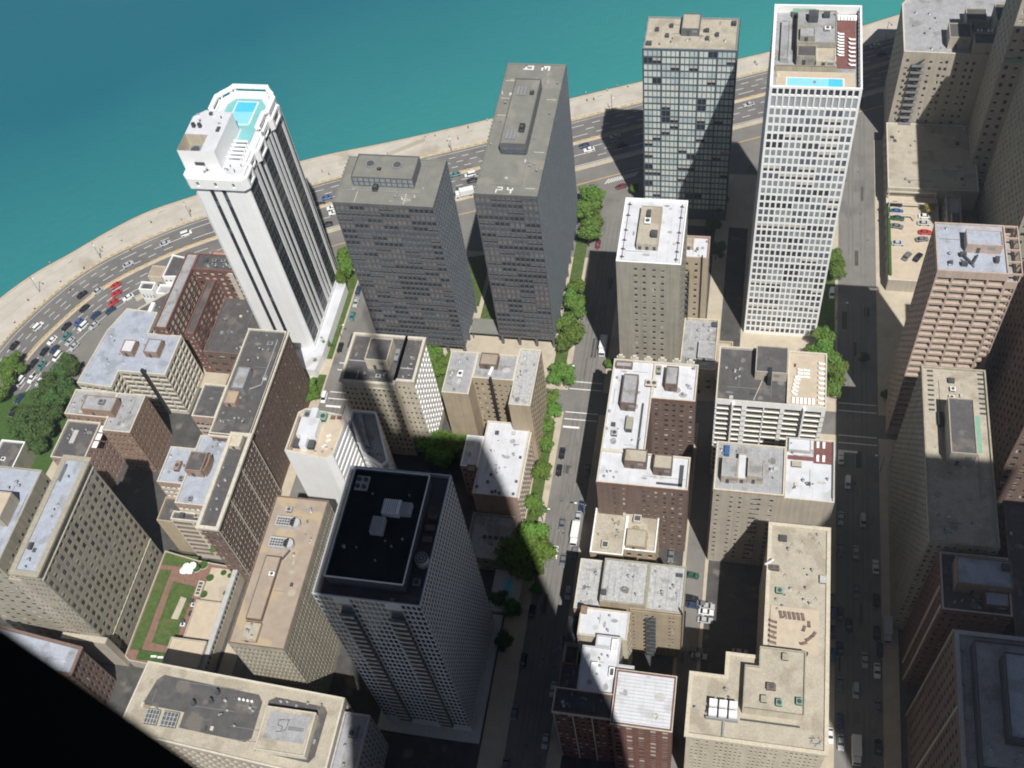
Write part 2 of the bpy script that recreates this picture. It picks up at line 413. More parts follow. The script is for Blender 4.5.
        if bits:   # door and louvre on the side towards the camera
            b.box(x0+(x1-x0)*.3, x0+(x1-x0)*.3+.9, y0-.06, y0-.002, z0, z0+min(2.1, (z1-z0)*.8), 'dark_grey')
            if x1-x0 > 4: b.box(x0+(x1-x0)*.6, x0+(x1-x0)*.6+1.6, y0-.07, y0-.002, z0+.5*(z1-z0), z0+.8*(z1-z0), 'steel_grey')
        return s.part(name, b)
    def unit(s, x, y, z, sx=2, sy=2, sz=1.3, k='steel_grey', fan=True, rot=0):
        b = MB()
        for a, c in ((-.4, -.4), (.4, -.4), (.4, .4), (-.4, .4)): b.box(x+a*sx-.06, x+a*sx+.06, y+c*sy-.06, y+c*sy+.06, z, z+.25, 'dark_grey')
        b.box(x-sx/2, x+sx/2, y-sy/2, y+sy/2, z+.25, z+sz, k, rot=rot)
        if fan:
            n = max(1, round(sx/max(sy, .1))); 
            for i in range(n):
                b.cyl(x-sx/2+sx*(i+.5)/n, y, z+sz, z+sz+.12, min(sx/n, sy)*.38, 'dark_grey', 10)
        b.box(x-sx/2+.1, x+sx/2-.1, y-sy/2-.03, y-sy/2-.002, z+.4, z+sz-.2, 'dark_grey')
        return s.part('ac_unit', b)
    def vents(s, x0, x1, y0, y1, z, n):
        for i in range(n):
            x = random.uniform(x0, x1); y = random.uniform(y0, y1); b = MB(); r = random.uniform(.12, .3)
            zt = z+random.uniform(.5, 1.1); b.cyl(x, y, z, zt, r, random.choice(['steel_grey', 'dark_grey', 'white_frame']), 8)
            b.cyl(x, y, zt, zt+.2, r*1.6, 'steel_grey', 8, r*.4); s.part('vent_pipe', b)
    def done(s):
        c = s.root.location
        for nm, mb in (('wall', s.w), ('roof', s.r)):
            if mb.f: mb.build(nm, s.root)
        vis = []; rest = []
        for q in s.wins:
            p, ang, w_, h_, var, n = q
            d = Vector(p)-CAM; f = -(n.x*d.x+n.y*d.y)/d.length; t = scr(p)
            if f > .04 and t and -5 < t[0] < 1030 and -5 < t[1] < 775: vis.append((w_*h_*f/d.length**2, q))
            else: rest.append(q)
        vis.sort(key=lambda a: -a[0])
        top = [q for _, q in vis[:100]]; rest += [q for _, q in vis[100:]]
        for p, ang, w_, h_, var, n in top:
            key = win_mesh(w_, h_, var); k2 = id(key)
            if k2 not in _me: _me[k2] = key.mesh('window')
            o = bpy.data.objects.new('window', _me[k2]); S.collection.objects.link(o); o.parent = s.root
            o.location = (p[0]-c.x, p[1]-c.y, p[2]); o.rotation_euler.z = ang
        if rest:
            M = MB()
            for p, ang, w_, h_, var, n in rest:
                b = win_mesh(w_, h_, var); co, si = math.cos(ang), math.sin(ang); base = len(M.v)
                M.v.extend([(p[0]+x*co-y*si, p[1]+x*si+y*co, p[2]+z) for x, y, z in b.v])
                M.f.extend([tuple(i+base for i in f) for f in b.f]); M.m.extend([M.mi(b.mats[i]) for i in b.m])
            o = M.build('window', s.root)
            o['kind'] = 'stuff'
        return s.root
_me = {}
def inset(P, d):
    n = len(P); out = []
    for i in range(n):
        a, b, c = Vector(P[i-1]), Vector(P[i]), Vector(P[(i+1) % n])
        e1 = (b-a).normalized(); e2 = (c-b).normalized(); n1 = Vector((-e1.y, e1.x)); n2 = Vector((-e2.y, e2.x))
        k = 1+n1.dot(n2); q = b+(n1+n2)*d/max(k, .2); out.append((q.x, q.y))
    return out
def F(nx, nz, w=.5, h=.5, **k): return dict(nx=nx, nz=nz, w=w, h=h, **k)

# ================================================================== THE SETTING
def catmull(pts, n=8):
    out = []
    for i in range(len(pts)-1):
        p0 = Vector(pts[max(i-1, 0)]); p1 = Vector(pts[i]); p2 = Vector(pts[i+1]); p3 = Vector(pts[min(i+2, len(pts)-1)])
        for k in range(n):
            t = k/n; out.append(.5*((2*p1)+(-p0+p2)*t+(2*p0-5*p1+4*p2-p3)*t*t+(-p0+3*p1-3*p2+p3)*t**3))
    out.append(Vector(pts[-1])); return out
def offs(L, d):
    out = []
    for i, p in enumerate(L):
        a = L[max(i-1, 0)]; b = L[min(i+1, len(L)-1)]; t = (b-a).normalized(); out.append(p+Vector((t.y, -t.x))*d)
    return out
shore = catmull([(-310, -200), (-310, -60), (-308, 60), (-304, 130), (-297, 180), (-287.5, 210), (-277.5, 231.6), (-268.5, 245.5), (-257.3, 257.5), (-246.1, 270), (-233.5, 281.5), (-217, 291.5),
                 (-177.5, 314.1), (-140, 328.5), (-106.2, 342.1), (-58.6, 363.1), (22.2, 396.6), (63.2, 417.9), (120, 446), (220, 500), (420, 620), (900, 900)])
outer = catmull([(-280, -200), (-280, -60), (-279, 60), (-276, 130), (-272, 180), (-265.9, 208.2), (-261, 223), (-250.2, 244), (-235.1, 260.5), (-209.8, 279), (-161.8, 303.6),
                 (-125.1, 319.3), (-102.6, 328.6), (-67.8, 344.2), (-40.5, 356.7), (6.4, 377.6), (46.6, 395.2), (120, 430), (220, 482), (420, 602), (900, 882)])
def strip(mb, A, B, z, k):
    for i in range(min(len(A), len(B))-1): mb.face([(*A[i], z), (*B[i], z), (*B[i+1], z), (*A[i+1], z)][::-1], k)
def raised(mb, A, B, z0, z1, k):
    strip(mb, A, B, z1, k)
    for i in range(len(A)-1):
        mb.face([(*A[i], z0), (*A[i+1], z0), (*A[i+1], z1), (*A[i], z1)], k); mb.face([(*B[i+1], z0), (*B[i], z0), (*B[i], z1), (*B[i+1], z1)], k)
# land sheet (street level) with its edge along the shore, far inland to the horizon
g = MB()
far = [Vector((-310+(3000+310)*i/(len(shore)-1), -2500)) for i in range(len(shore))]
strip(g, shore, far, 0, 'asphalt')
g.face([(900, 900, 0), (3000, -2500, 0), (3000, 2500, 0)], 'asphalt')
g.face([(-310, -200, 0), (-2500, -1500, 0), (-2500, -2500, 0), (-310, -2500, 0)], 'asphalt')
struct('ground', g)
# water with a seawall face standing in it
MM('wet_stone', (.10, .115, .10), .6, .3, .4)
wm = bpy.data.materials.new('lake_water'); wm.use_nodes = True; Mt['lake_water'] = wm
n = wm.node_tree.nodes; l = wm.node_tree.links; bs = n['Principled BSDF']; bs.inputs['Roughness'].default_value = .16
bs.inputs['Specular IOR Level'].default_value = .35
ge = n.new('ShaderNodeNewGeometry'); nz = n.new('ShaderNodeTexNoise'); nz.inputs['Scale'].default_value = .012; nz.inputs['Detail'].default_value = 5
l.new(ge.outputs['Position'], nz.inputs['Vector'])
cr = n.new('ShaderNodeValToRGB'); cr.color_ramp.elements[0].position = .15; cr.color_ramp.elements[0].color = (.011, .12, .162, 1)
cr.color_ramp.elements[1].position = .9; cr.color_ramp.elements[1].color = (.04, .245, .235, 1)
sx = n.new('ShaderNodeSeparateXYZ'); l.new(ge.outputs['Position'], sx.inputs[0])
dp1 = n.new('ShaderNodeMath'); dp1.operation = 'MULTIPLY_ADD'; dp1.inputs[1].default_value = .0028; dp1.inputs[2].default_value = 2.15; l.new(sx.outputs['X'], dp1.inputs[0])   # shallower and paler towards the shore and the south
dp0 = n.new('ShaderNodeMath'); dp0.operation = 'MULTIPLY_ADD'; dp0.inputs[1].default_value = -.0036; l.new(sx.outputs['Y'], dp0.inputs[0]); l.new(dp1.outputs[0], dp0.inputs[2]); dp1 = dp0
dp2 = n.new('ShaderNodeMath'); dp2.operation = 'MULTIPLY_ADD'; dp2.inputs[1].default_value = .22; l.new(nz.outputs[0], dp2.inputs[0]); l.new(dp1.outputs[0], dp2.inputs[2])
l.new(dp2.outputs[0], cr.inputs[0]); l.new(cr.outputs[0], bs.inputs['Base Color'])
nb = n.new('ShaderNodeTexNoise'); nb.inputs['Scale'].default_value = .32; nb.inputs['Detail'].default_value = 8; l.new(ge.outputs['Position'], nb.inputs['Vector'])
bp = n.new('ShaderNodeBump'); bp.inputs['Strength'].default_value = .8; bp.inputs['Distance'].default_value = .5
l.new(nb.outputs[0], bp.inputs['Height']); l.new(bp.outputs[0], bs.inputs['Normal'])
wt = MB(); wt.face([(-2600, -2600, -1.6), (3100, -2600, -1.6), (3100, 4500, -1.6), (-2600, 4500, -1.6)], 'lake_water')
o = struct('lake', wt)
sw = MB(); so_ = offs(shore, -1.6)
strip(sw, so_, shore, -.75, 'wet_stone')
for i in range(len(shore)-1):
    sw.face([(*shore[i], -.75), (*shore[i+1], -.75), (*shore[i+1], .3), (*shore[i], .3)][::-1], 'promenade_concrete')
    sw.face([(*so_[i], -4), (*so_[i+1], -4), (*so_[i+1], -.75), (*so_[i], -.75)][::-1], 'wet_stone')
struct('seawall', sw)
_o = offs(outer, -.6); inner_ = [min(_o, key=lambda q: (q-a).length) for a in shore]; inner_[0] = _o[0]; inner_[-1] = _o[-1]
pr = MB(); raised(pr, shore, inner_, 0, .14, 'promenade_concrete'); struct('promenade', pr)
# promenade edge kerb and cross joints
kb = MB(); raised(kb, shore, offs(shore, .9), .14, .38, 'concrete_path'); struct('promenade_kerb', kb)
# drive: two carriageways, median, markings
dr = MB(); strip(dr, offs(outer, 0), offs(outer, 26), .004, 'asphalt_lane'); struct('lakeside_drive', dr)
mk = MB()
def line(mb, base, d, w, dash=None, k='paint_white', z=.008):
    A = offs(base, d-w/2); B = offs(base, d+w/2); s = 0
    # resample by arc length for dashes
    for i in range(len(A)-1):
        n_ = max(1, int((A[i+1]-A[i]).length/3))
        for q in range(n_):
            if dash and (int(s/3) % dash) != 0: s += (A[i+1]-A[i]).length/n_; continue
            s += (A[i+1]-A[i]).length/n_
            t0, t1 = q/n_, (q+1)/n_
            mb.face([(*A[i].lerp(A[i+1], t0), z), (*A[i].lerp(A[i+1], t1), z), (*B[i].lerp(B[i+1], t1), z), (*B[i].lerp(B[i+1], t0), z)][::-1], k)
for d in (3.4, 6.2, 9.0): line(mk, outer, d, .22, 2)
for d in (16.8, 19.6, 22.4): line(mk, outer, d, .22, 2)
line(mk, outer, .7, .15); line(mk, outer, 25.4, .2)
struct('lane_markings', mk)
md = MB(); raised(md, offs(outer, 11.9), offs(outer, 13.7), 0, .16, 'concrete_path'); struct('median', md)
# service road beside the drive and its verge
sv = MB(); O1 = [p for p in outer if -240 < p.x < 130]
raised(sv, offs(O1, 26), offs(O1, 28.2), 0, .14, 'concrete_path')
strip(sv, offs(O1, 28.2), offs(O1, 43), .006, 'asphalt'); line(sv, O1, 35.5, .3, None, 'paint_yellow', .011); struct('service_road', sv)
# city blocks: raised pavements with kerbs, cut by streets
bk = MB()
def slab(x0, x1, y0, y1, k='concrete_path', mb=bk, z=.14): mb.box(x0, x1, y0, y1, 0, z, k, bottom=False)
for (x0, x1) in ((-122, -50.5), (-38.5, -5.5), (.2, 38.5), (51.5, 122)):
    slab(x0, x1, 20, 202)
    y1 = {-122: 262, -50.5: 290}.get(x0, None)

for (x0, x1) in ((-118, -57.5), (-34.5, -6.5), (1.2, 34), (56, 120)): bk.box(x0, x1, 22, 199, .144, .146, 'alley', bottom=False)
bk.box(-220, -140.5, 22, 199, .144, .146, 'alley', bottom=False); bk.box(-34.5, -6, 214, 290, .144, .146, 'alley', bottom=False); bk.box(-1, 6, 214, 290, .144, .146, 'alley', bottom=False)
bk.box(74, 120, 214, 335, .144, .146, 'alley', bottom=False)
slab(-122, -50.5, 211, 271); slab(-38.5, -5.5, 211, 300); slab(-5.5, 38.5, 211, 318); slab(51.5, 122, 211, 340)
slab(-178, -136, 20, 202); bk.prism([(-230, 20), (-178, 20), (-178, 202), (-225, 202)], 0, .14, 'concrete_path', bottom=False)
bk.prism([(-136, 202), (-136, 262), (-172, 250), (-205, 236), (-222, 214), (-225, 202)], 0, .14, 'concrete_path', bottom=False)
struct('pavement', bk)
al = MB()
al.box(-101, 0, 0, 1, 0, 0, 'asphalt') if False else None
mk2 = MB()
def bar(x0, x1, y0, y1, k='paint_white', z=.013): mk2.face([(x0, y0, z), (x1, y0, z), (x1, y1, z), (x0, y1, z)], k)
for (x0, x1) in ((-50, -39), (-133.5, -122.6), (39, 51)):
    for yy in (199.2, 202.0, 211.6, 214.6): bar(x0, x1, yy, yy+.35)
    bar(x0 if x0 != 39 else 39, (x0+x1)/2, 195.8, 196.6)
for xx in (-44.6, -128, 45):
    for yy in range(30, 195, 1): 
        if yy % 9 < 3: bar(xx-.06, xx+.06, yy, yy+1, 'alley')
# zebra where the centre street meets the drive
zx, zy = at(627, 178); 
for i in range(11):
    a = at(605+i*2.9, 184.0-i*.75); d = Vector((.42, .9)).normalized()
    p = Vector(a); q = p+d*3.2; s_ = Vector((.9, .35))*.55
    mk2.face([(*(p-s_/2), .012), (*(p+s_/2), .012), (*(q+s_/2), .012), (*(q-s_/2), .012)], 'paint_white')
struct('crosswalk_markings', mk2)
wp = MB(); rg = random.Random(5)
for (x0, x1, ya, yb) in ((-50, -39, 40, 290), (-133.5, -122.6, 40, 262), (39, 51, 40, 380)):
    for i in range(46):
        a = rg.uniform(x0, x1-2.4); c = rg.uniform(ya, yb); wd = rg.uniform(.5, 2.3); ln = rg.uniform(1, 9); z_ = .0045+.0001*i
        wp.face([(a, c, z_), (a+wd, c, z_), (a+wd, c+ln, z_), (a, c+ln, z_)], rg.choice(['alley', 'asphalt_lane', 'asphalt_lane', 'seam_grey']))
    for xx in (x0+3.1, x0+4.6, x1-4.6, x1-3.1):      # darker wheel tracks
        wp.face([(xx-.25, ya, .0095), (xx+.25, ya, .0095), (xx+.25, yb, .0095), (xx-.25, yb, .0095)], 'asphalt_lane')
    for i in range(12):
        a = rg.uniform(x0+1, x1-1); c = rg.uniform(ya, yb); wp.face([(a+.4*math.cos(j*.785), c+.4*math.sin(j*.785), .0104) for j in range(8)], 'dark_grey')
struct('road_patches', wp)
# lawns
lw = MB()
def lawn(P, z=.2): lw.prism(P, .1, z, 'grass_green', bottom=False)
lawn([(-141, 216), (-136.6, 216), (-136.6, 258), (-146, 256)]); lawn([(-141, 200.5), (-136.6, 200.5), (-136.6, 209), (-141, 209)])
lawn([(-86.5, 235), (-77.8, 235), (-77.8, 262), (-86.5, 270)]); lawn([(-88, 244.5), (-118, 244.5), (-118, 262), (-88, 270)])
lawn([(-56.8, 214), (-52.5, 214), (-52.5, 286), (-56.8, 286)]); lawn([(-56.6, 140), (-52.6, 140), (-52.6, 196), (-56.6, 196)])
lawn([(-98, 197), (-86, 197), (-86, 219), (-98, 219)]); lawn([(31.6, 218), (37.5, 218), (37.5, 282), (31.6, 282)])
lw.prism([(-262, 100), (-228, 100), (-222, 200), (-238, 196), (-256, 186)], .1, .16, 'hedge_green', bottom=False)
tag(struct('lawn', lw), kind='structure')
dt = MB(); dt.prism([(-224, 198), (-219, 194), (-217, 220), (-220, 218)], .1, .17, 'dirt', bottom=False)
struct('bare_earth', dt)

# ================================================================== HANCOCK-LIKE TOWER the camera looks out of, and a neighbour that shades the right side
b = Bld('skyscraper', 'black steel tower whose slanting brace fills the lower left corner', 'skyscraper', 4, -30)
def frustum(z): t = (344-z)/344; return [(-11-36*t, -50-16*t), (22+8*t, -50-16*t), (22+8*t, -2.6+15.6*t), (-11-36*t, -2.6+15.6*t)]  # north side flared beyond the real taper to widen the cast shadow
A, Bq = frustum(0), frustum(344)
for i in range(4):
    j = (i+1) % 4
    b.w.face([(*A[i], 0), (*A[j], 0), (*Bq[j], 344), (*Bq[i], 344)], 'black_steel')
b.w.face([(*p, 344) for p in Bq], 'black_steel')
b.done()
br = MB()
e0 = Vector((-6.24, 0, -8.94+H)); e1 = Vector((-5.80, 0, -13.18+H)); dd = (e1-e0)
a = e0-dd*16; c = e0+dd*22
F1 = [(a.x, 3, a.z), (c.x, 3, c.z), (c.x-11, 3, c.z), (a.x-11, 3, a.z)]
F0 = [(x, -1.6, z) for x, y, z in F1]
br.face(F1, 'brace_black'); br.face(F0[::-1], 'brace_black')
for i in range(4):
    j = (i+1) % 4; br.face([F0[i], F0[j], F1[j], F1[i]][::-1], 'brace_black')
br.build('brace', b.root)
for i, (ax, ay) in enumerate(((0, -9), (8.5, -25.4))):
    an = MB(); an.cyl(ax, ay, 344, 395, 2.2, 'steel_grey', 10, 1.6); an.cyl(ax, ay, 395, 452, 1.5, 'white_frame', 8, .7); an.build('antenna', b.root)
b = Bld('skyscraper', 'tall pale marble tower outside the view that shades the right hand street', 'skyscraper', 120, 15)
b.rect(98, 150, -10, 48, 0, 262, 'pale_concrete', 'roof_grey', W=None, So=F(8, 30, .5, .5, d=.3)); b.done()

# ================================================================== BUILDINGS (x south, y towards the lake)
HB = [('dark', 4), ('half', 3), ('blind', 2)]
SB = [('silld', 7), ('sill', 3), ('third', 2), ('blind', .8), ('side', .6)]
# --- pale steel-framed tower with bright blinds
b = Bld('apartment_tower', 'black framed glass tower with bright drawn blinds and a flat tan roof', 'tower', -17.7, 301)
fr = dict(d=.08, mt=.6, mb=5.2, mix=[('bright', 8), ('bluebright', 4), ('dark', .6), ('half', 1)], run=2)
b.rect(-32.6, -2.8, 293.4, 309.7, 0, 78, 'blue_steel', 'roof_gravel', par=.5, cop='steel_grey',
       W=F(20, 26, .86, .80, pier=(.45, .3, 'blue_steel', 4), **fr), So=F(12, 26, .74, .62, pier=(.45, .3, 'blue_steel', 4), **fr),
       N=F(12, 26, .74, .62, pier=(.45, .3, 'blue_steel', 4), **fr), E=F(20, 26, .8, .66, **fr))
b.pent(-21, -15.2, 300.6, 308.6, 77.5, 80.4, 'bronze_frame', 'roof_gravel')
q = b.root.children[-1]
for x, y in ((-29, 303), (-25.5, 300), (-12.8, 303), (-9.5, 301), (-24.5, 305), (-12.5, 299)): b.unit(x, y, 77.5, 1.2, 1.2, 1.1, 'dark_grey')
b.unit(-31, 296, 77.5, 1.8, 1.6, .9, 'dark_grey'); b.unit(-4.5, 307, 77.5, 1.6, 2, .8, 'black_steel'); b.vents(-31, -4, 295, 300, 77.5, 8)
b.done()
# --- white grid tower with rooftop pool
b = Bld('apartment_tower', 'white gridded tower with a blue swimming pool sunk in its roof', 'tower', 19, 259)
fr = dict(d=.1, mt=.25, mb=1.2, ms=.4, mix=[('dark', 4), ('mid', 5), ('pale', 6), ('half', 3)], run=3)
gw = F(14, 33, .70, .74, **fr)
b.rect(7, 31, 241, 276.3, 0, 101, 'white_frame', 'roof_grey', W=gw, So=F(20, 33, .68, .70, **fr), N=F(20, 33, .68, .70, **fr), E=F(14, 33, .7, .7, **fr), par=.3)
# top storey: tall louvres, then a row of dark openings
b.rect(7, 31, 241, 276.3, 101.02, 105.0, 'white_frame', 'roof_grey', W=F(14, 1, .76, .98, d=.25, mt=.3, ms=.5, mix=[('louvre', 1)]), So=F(20, 1, .7, .98, d=.5, mt=.3, mix=[('louvre', 1)]), N=F(20, 1, .7, .98, d=.5, mt=.3, mix=[('louvre', 1)]), par=.2)
b.rect(7, 31, 241, 276.3, 105.02, 108, 'white_frame', 'roof_grey', W=F(14, 1, .7, .8, d=.3, mt=.4, ms=.5, mix=[('dark', 1)]), So=F(20, 1, .6, .8, d=.8, mt=.6, mix=[('dark', 1)]), N=F(20, 1, .6, .8, d=.8, mt=.6, mix=[('dark', 1)]), par=2.5, pt=.5, cop='white_frame')
zr = 105.55
k_ = MB(); k_.box(8.6, 29.4, 241.6, 250.2, zr, zr+.12, 'deck_tan'); b.part('pool_deck', k_)
k_ = MB(); k_.box(11.2, 26.6, 242.4, 247.6, zr+.125, zr+.3, 'paint_white', bottom=False); p_ = b.part('pool', k_)
k_ = MB(); k_.box(11.6, 22.5, 242.8, 247.2, zr+.31, zr+.34, 'pool_pale', bottom=False); k_.box(22.5, 26.2, 242.8, 247.2, zr+.31, zr+.34, 'pool_water', bottom=False); o = k_.build('pool_surface', None, (0, 0, 0)); o.parent = p_; o.location = (-19, -259, 0)
k_ = MB(); k_.box(24.6, 29.6, 252, 274.5, zr, zr+.15, 'deck_red'); b.part('sun_deck', k_)
b.pent(13.5, 24, 257.5, 271.5, zr, zr+4.2, 'grey_stone', 'roof_grey'); b.pent(13.7, 18.8, 252.6, 257.4, zr, zr+3.4, 'grey_stone', 'roof_tar'); b.pent(18.9, 24, 252, 257.3, zr, zr+2.4, 'cream_brick', 'roof_gravel')
b.pent(14.2, 18.2, 258.2, 262.4, zr+3.9, zr+5.6, 'grey_stone', 'roof_grey'); b.unit(17.6, 267.5, zr+3.9, 2.6, 2.6, 2.4, 'dark_grey'); b.unit(21.2, 269, zr+3.9, 1.8, 1.6, 1.2, 'dark_grey')
b.unit(21.5, 263, zr+3.9, 1.5, 1.3, 1, 'white_frame'); b.pent(9.3, 11.6, 254, 270.5, zr, zr+1.4, 'roof_grey', 'roof_grey', 'duct_enclosure', bits=False)
k_ = MB(); k_.box(12.2, 18.5, 273.2, 274.8, zr, zr+2.2, 'green_copper'); k_.box(12.4, 18.3, 273.1, 273.19, zr+.3, zr+1.9, 'glass_mid'); b.part('cooling_tower', k_)
k_ = MB()
for y in (250.4, 251.2): k_.box(8, 24.5, y, y+.1, zr, zr+1.4, 'olive_stone')
b.part('screen_wall', k_); b.vents(20, 24, 262, 270, zr+3.9, 4)
b.done()
# --- the two dark towers
def mies(name_label, x0, x1, y0, y1, z, nx, ny, nz):
    b = Bld('apartment_tower', name_label, 'tower', (x0+x1)/2, (y0+y1)/2)
    fr = dict(d=.18, mt=.9, mix=[('dark', 6), ('brown', 3), ('brownhalf', 3), ('mid', 2), ('half', .05)], run=3)
    b.rect(x0, x1, y0, y1, 4.8, z, 'bronze_frame', 'roof_bronze', par=.25, cop='roof_bronze',
           W=F(nx, nz, .8, .62, pier=(.16, .22, 'bronze_frame', 1), **fr), So=F(ny, nz, .7, .66, pier=(.16, .2, 'bronze_sky_tint', 1), **dict(fr, sp='bronze_sky_tint', mix=[('mid', 8), ('dark', 2), ('half', .25)])),  # south face: lighter glass and frames carry the sky's reflection as colour
           N=F(ny, nz, .72, .6, pier=(.2, .3, 'bronze_frame', 1), **fr), E=F(nx, nz, .8, .62, **fr))
    lb = MB(); lb.box(x0+2.6, x1-2.6, y0+3, y1-3, .14, 4.79, 'glass_mid'); b.part('lobby', lb)
    lb = MB(); lb.box(x0+.05, x1-.05, y0+.05, y1-.05, 4.5, 4.79, 'bronze_frame'); b.part('soffit', lb)
    n1 = nx//4; n2 = ny//4
    for i in range(n1+1):
        for j in range(n2+1):
            if i in (0, n1) or j in (0, n2):
                cx = x0+.5+(x1-x0-1)*i/n1; cy = y0+.5+(y1-y0-1)*j/n2; c_ = MB(); c_.box(cx-.4, cx+.4, cy-.4, cy+.4, .14, 4.5, 'bronze_frame'); b.part('column', c_)
    return b
b = mies('longer dark bronze tower with white figures painted on its roof', -76.5, -57.2, 228.3, 288.1, 75, 12, 36, 26)
zr = 74.75
b.pent(-71.5, -63.2, 246, 276, zr, zr+4.2, 'bronze_frame', 'roof_bronze', bits=False)
k_ = MB(); k_.box(-71.2, -63.5, 245.6, 245.98, zr, zr+2.4, 'glass_mid'); b.part('plant_louvre', k_)
k_ = MB(); k_.box(-72.3, -62.8, 232.2, 245, zr, zr+.3, 'roof_bronze'); b.part('roof_deck', k_); k_ = MB(); k_.box(-72.3, -62.8, 276.2, 284.6, zr, zr+.3, 'roof_bronze'); b.part('roof_deck', k_)
for y in (250, 270): 
    k_ = MB(); [k_.box(-70+i*1.1, -69.1+i*1.1, y-2, y+2, zr+4, zr+4.35, 'steel_grey') for i in range(3)]; b.part('skylight', k_)
b.unit(-65.4, 252.5, zr+3.9, 1.6, 2.6, 1.6, 'black_steel'); b.unit(-65, 269, zr+3.9, 1.2, 1.2, 1, 'black_steel')
def figs(cx, cy, s, far=False):
    k_ = MB(); z = zr+ .315; t = s*.22
    def hb(x0, x1, y0, y1): k_.box(cx+x0*s, cx+x1*s, cy+y0*s, cy+y1*s, z, z+.02, 'paint_white_car', bottom=False)
    # a squared 2-like hook and a squared 4-like hook, as painted
    hb(-1.5, -.5, .8, 1.0); hb(-.7, -.5, .1, .8); hb(-1.5, -.7, -.05, .15); hb(-1.5, -1.3, -.7, -.05)
    hb(.45, .65, .1, 1.0); hb(.65, 1.3, .1, .3); hb(1.3, 1.5, .1, .8); hb(1.0, 1.2, -.7, .1)
    b.part('roof_marking', k_)
figs(-67.3, 230.4, 1.55) if False else None
def figs2(cx, cy, sx, sy, z):
    k_ = MB()
    def hb(x0, x1, y0, y1): k_.box(cx+x0*sx, cx+x1*sx, cy+y0*sy, cy+y1*sy, z, z+.03, 'paint_white_car', bottom=False)
    hb(-1.5, -.4, .75, 1.0); hb(-.62, -.4, 0, .75); hb(-1.75, -.62, -.05, .2); hb(-1.75, -1.5, -.9, -.05)
    hb(.5, .75, .1, 1.0); hb(.75, 1.75, .1, .35); hb(1.5, 1.75, .35, .8); hb(1.2, 1.5, -.9, .1)
    b.part('roof_marking', k_)
figs2(-67.6, 230.4, 1.5, 1.3, zr+.04)
k_ = MB(); z = zr+.04
for x0, x1, y0, y1 in ((-71, -67.5, 285.2, 285.7), (-70.4, -69.8, 285.7, 287.2), (-70.4, -67.6, 286.7, 287.2), (-68.2, -67.6, 285.7, 286.7), (-65, -64.4, 285, 287.2), (-65, -62.2, 286.6, 287.2), (-62.8, -62.2, 285, 286.6), (-63.9, -63.4, 285.6, 286.6)):
    k_.box(x0, x1, y0, y1, z, z+.03, 'paint_white_car', bottom=False)
b.part('roof_marking', k_)
for y, xx in ((279.5, (-75.8, -72.5)), (271, (-75.8, -73)), (263, (-75.8, -73)), (271, (-61, -57.8)), (247, (-61.2, -58)), (231.5, (-61.5, -58.5))):
    k_ = MB(); k_.box(xx[0], xx[1], y, y+.18, zr+.01, zr+.1, 'trim_stone'); b.part('roof_batten', k_)
b.vents(-62, -58.5, 232, 280, zr, 6); b.vents(-76, -73, 240, 280, zr, 4)
b.done()
b = mies('shorter dark bronze tower, squat in plan with a wide rooftop plant room', -119.5, -88, 222.3, 242.3, 74.5, 20, 12, 26)
zr = 74.25
b.pent(-115, -95.5, 229.8, 239.8, zr, zr+3.8, 'bronze_frame', 'roof_bronze', bits=False)
for i in range(11):
    k_ = MB(); x = -114.4+i*1.75; k_.box(x, x+1.3, 229.7, 229.78, zr+2.1, zr+3.3, 'glass_pale'); k_.box(x, x+1.3, 229.7, 229.78, zr+.5, zr+1.6, 'glass_pale'); b.part('plant_louvre', k_)
for x in (-110, -101.5): 
    k_ = MB(); k_.cyl(x, 235.5, zr+3.5, zr+4.1, 1.5, 'steel_grey', 12); k_.cyl(x, 235.5, zr+4.1, zr+4.2, 1.2, 'dark_grey', 12); b.part('fan_cowl', k_)
b.unit(-107.4, 228.6, zr, 1.6, 2.2, 1.4, 'black_steel'); b.unit(-106.8, 233.6, zr+3.5, 1.2, .9, .6, 'black_steel')
k_ = MB(); k_.box(-116.5, -93, 227.6, 227.9, zr+.01, zr+.35, 'steel_grey'); k_.box(-93.2, -93, 227.9, 240, zr+.01, zr+.35, 'steel_grey'); b.part('pipe_run', k_)
for x in (-113, -97.5): k_ = MB(); k_.box(x, x+.16, 223, 227.4, zr+.01, zr+.1, 'trim_stone'); b.part('roof_batten', k_)
b.vents(-118, -90, 223.5, 227, zr, 5)
b.done()
# --- canopy between the two
b = Bld('entrance_canopy', 'low flat dark canopy linking the two dark towers', 'canopy', -82, 232)
k_ = MB(); k_.box(-87.8, -76.7, 229.5, 236, 3.6, 4.1, 'bronze_frame', 'roof_bronze'); b.part('canopy_roof', k_)
for x, y in ((-87, 230), (-77.5, 230), (-87, 235.5), (-77.5, 235.5)): k_ = MB(); k_.cyl(x, y, .14, 3.6, .2, 'bronze_frame'); b.part('post', k_)
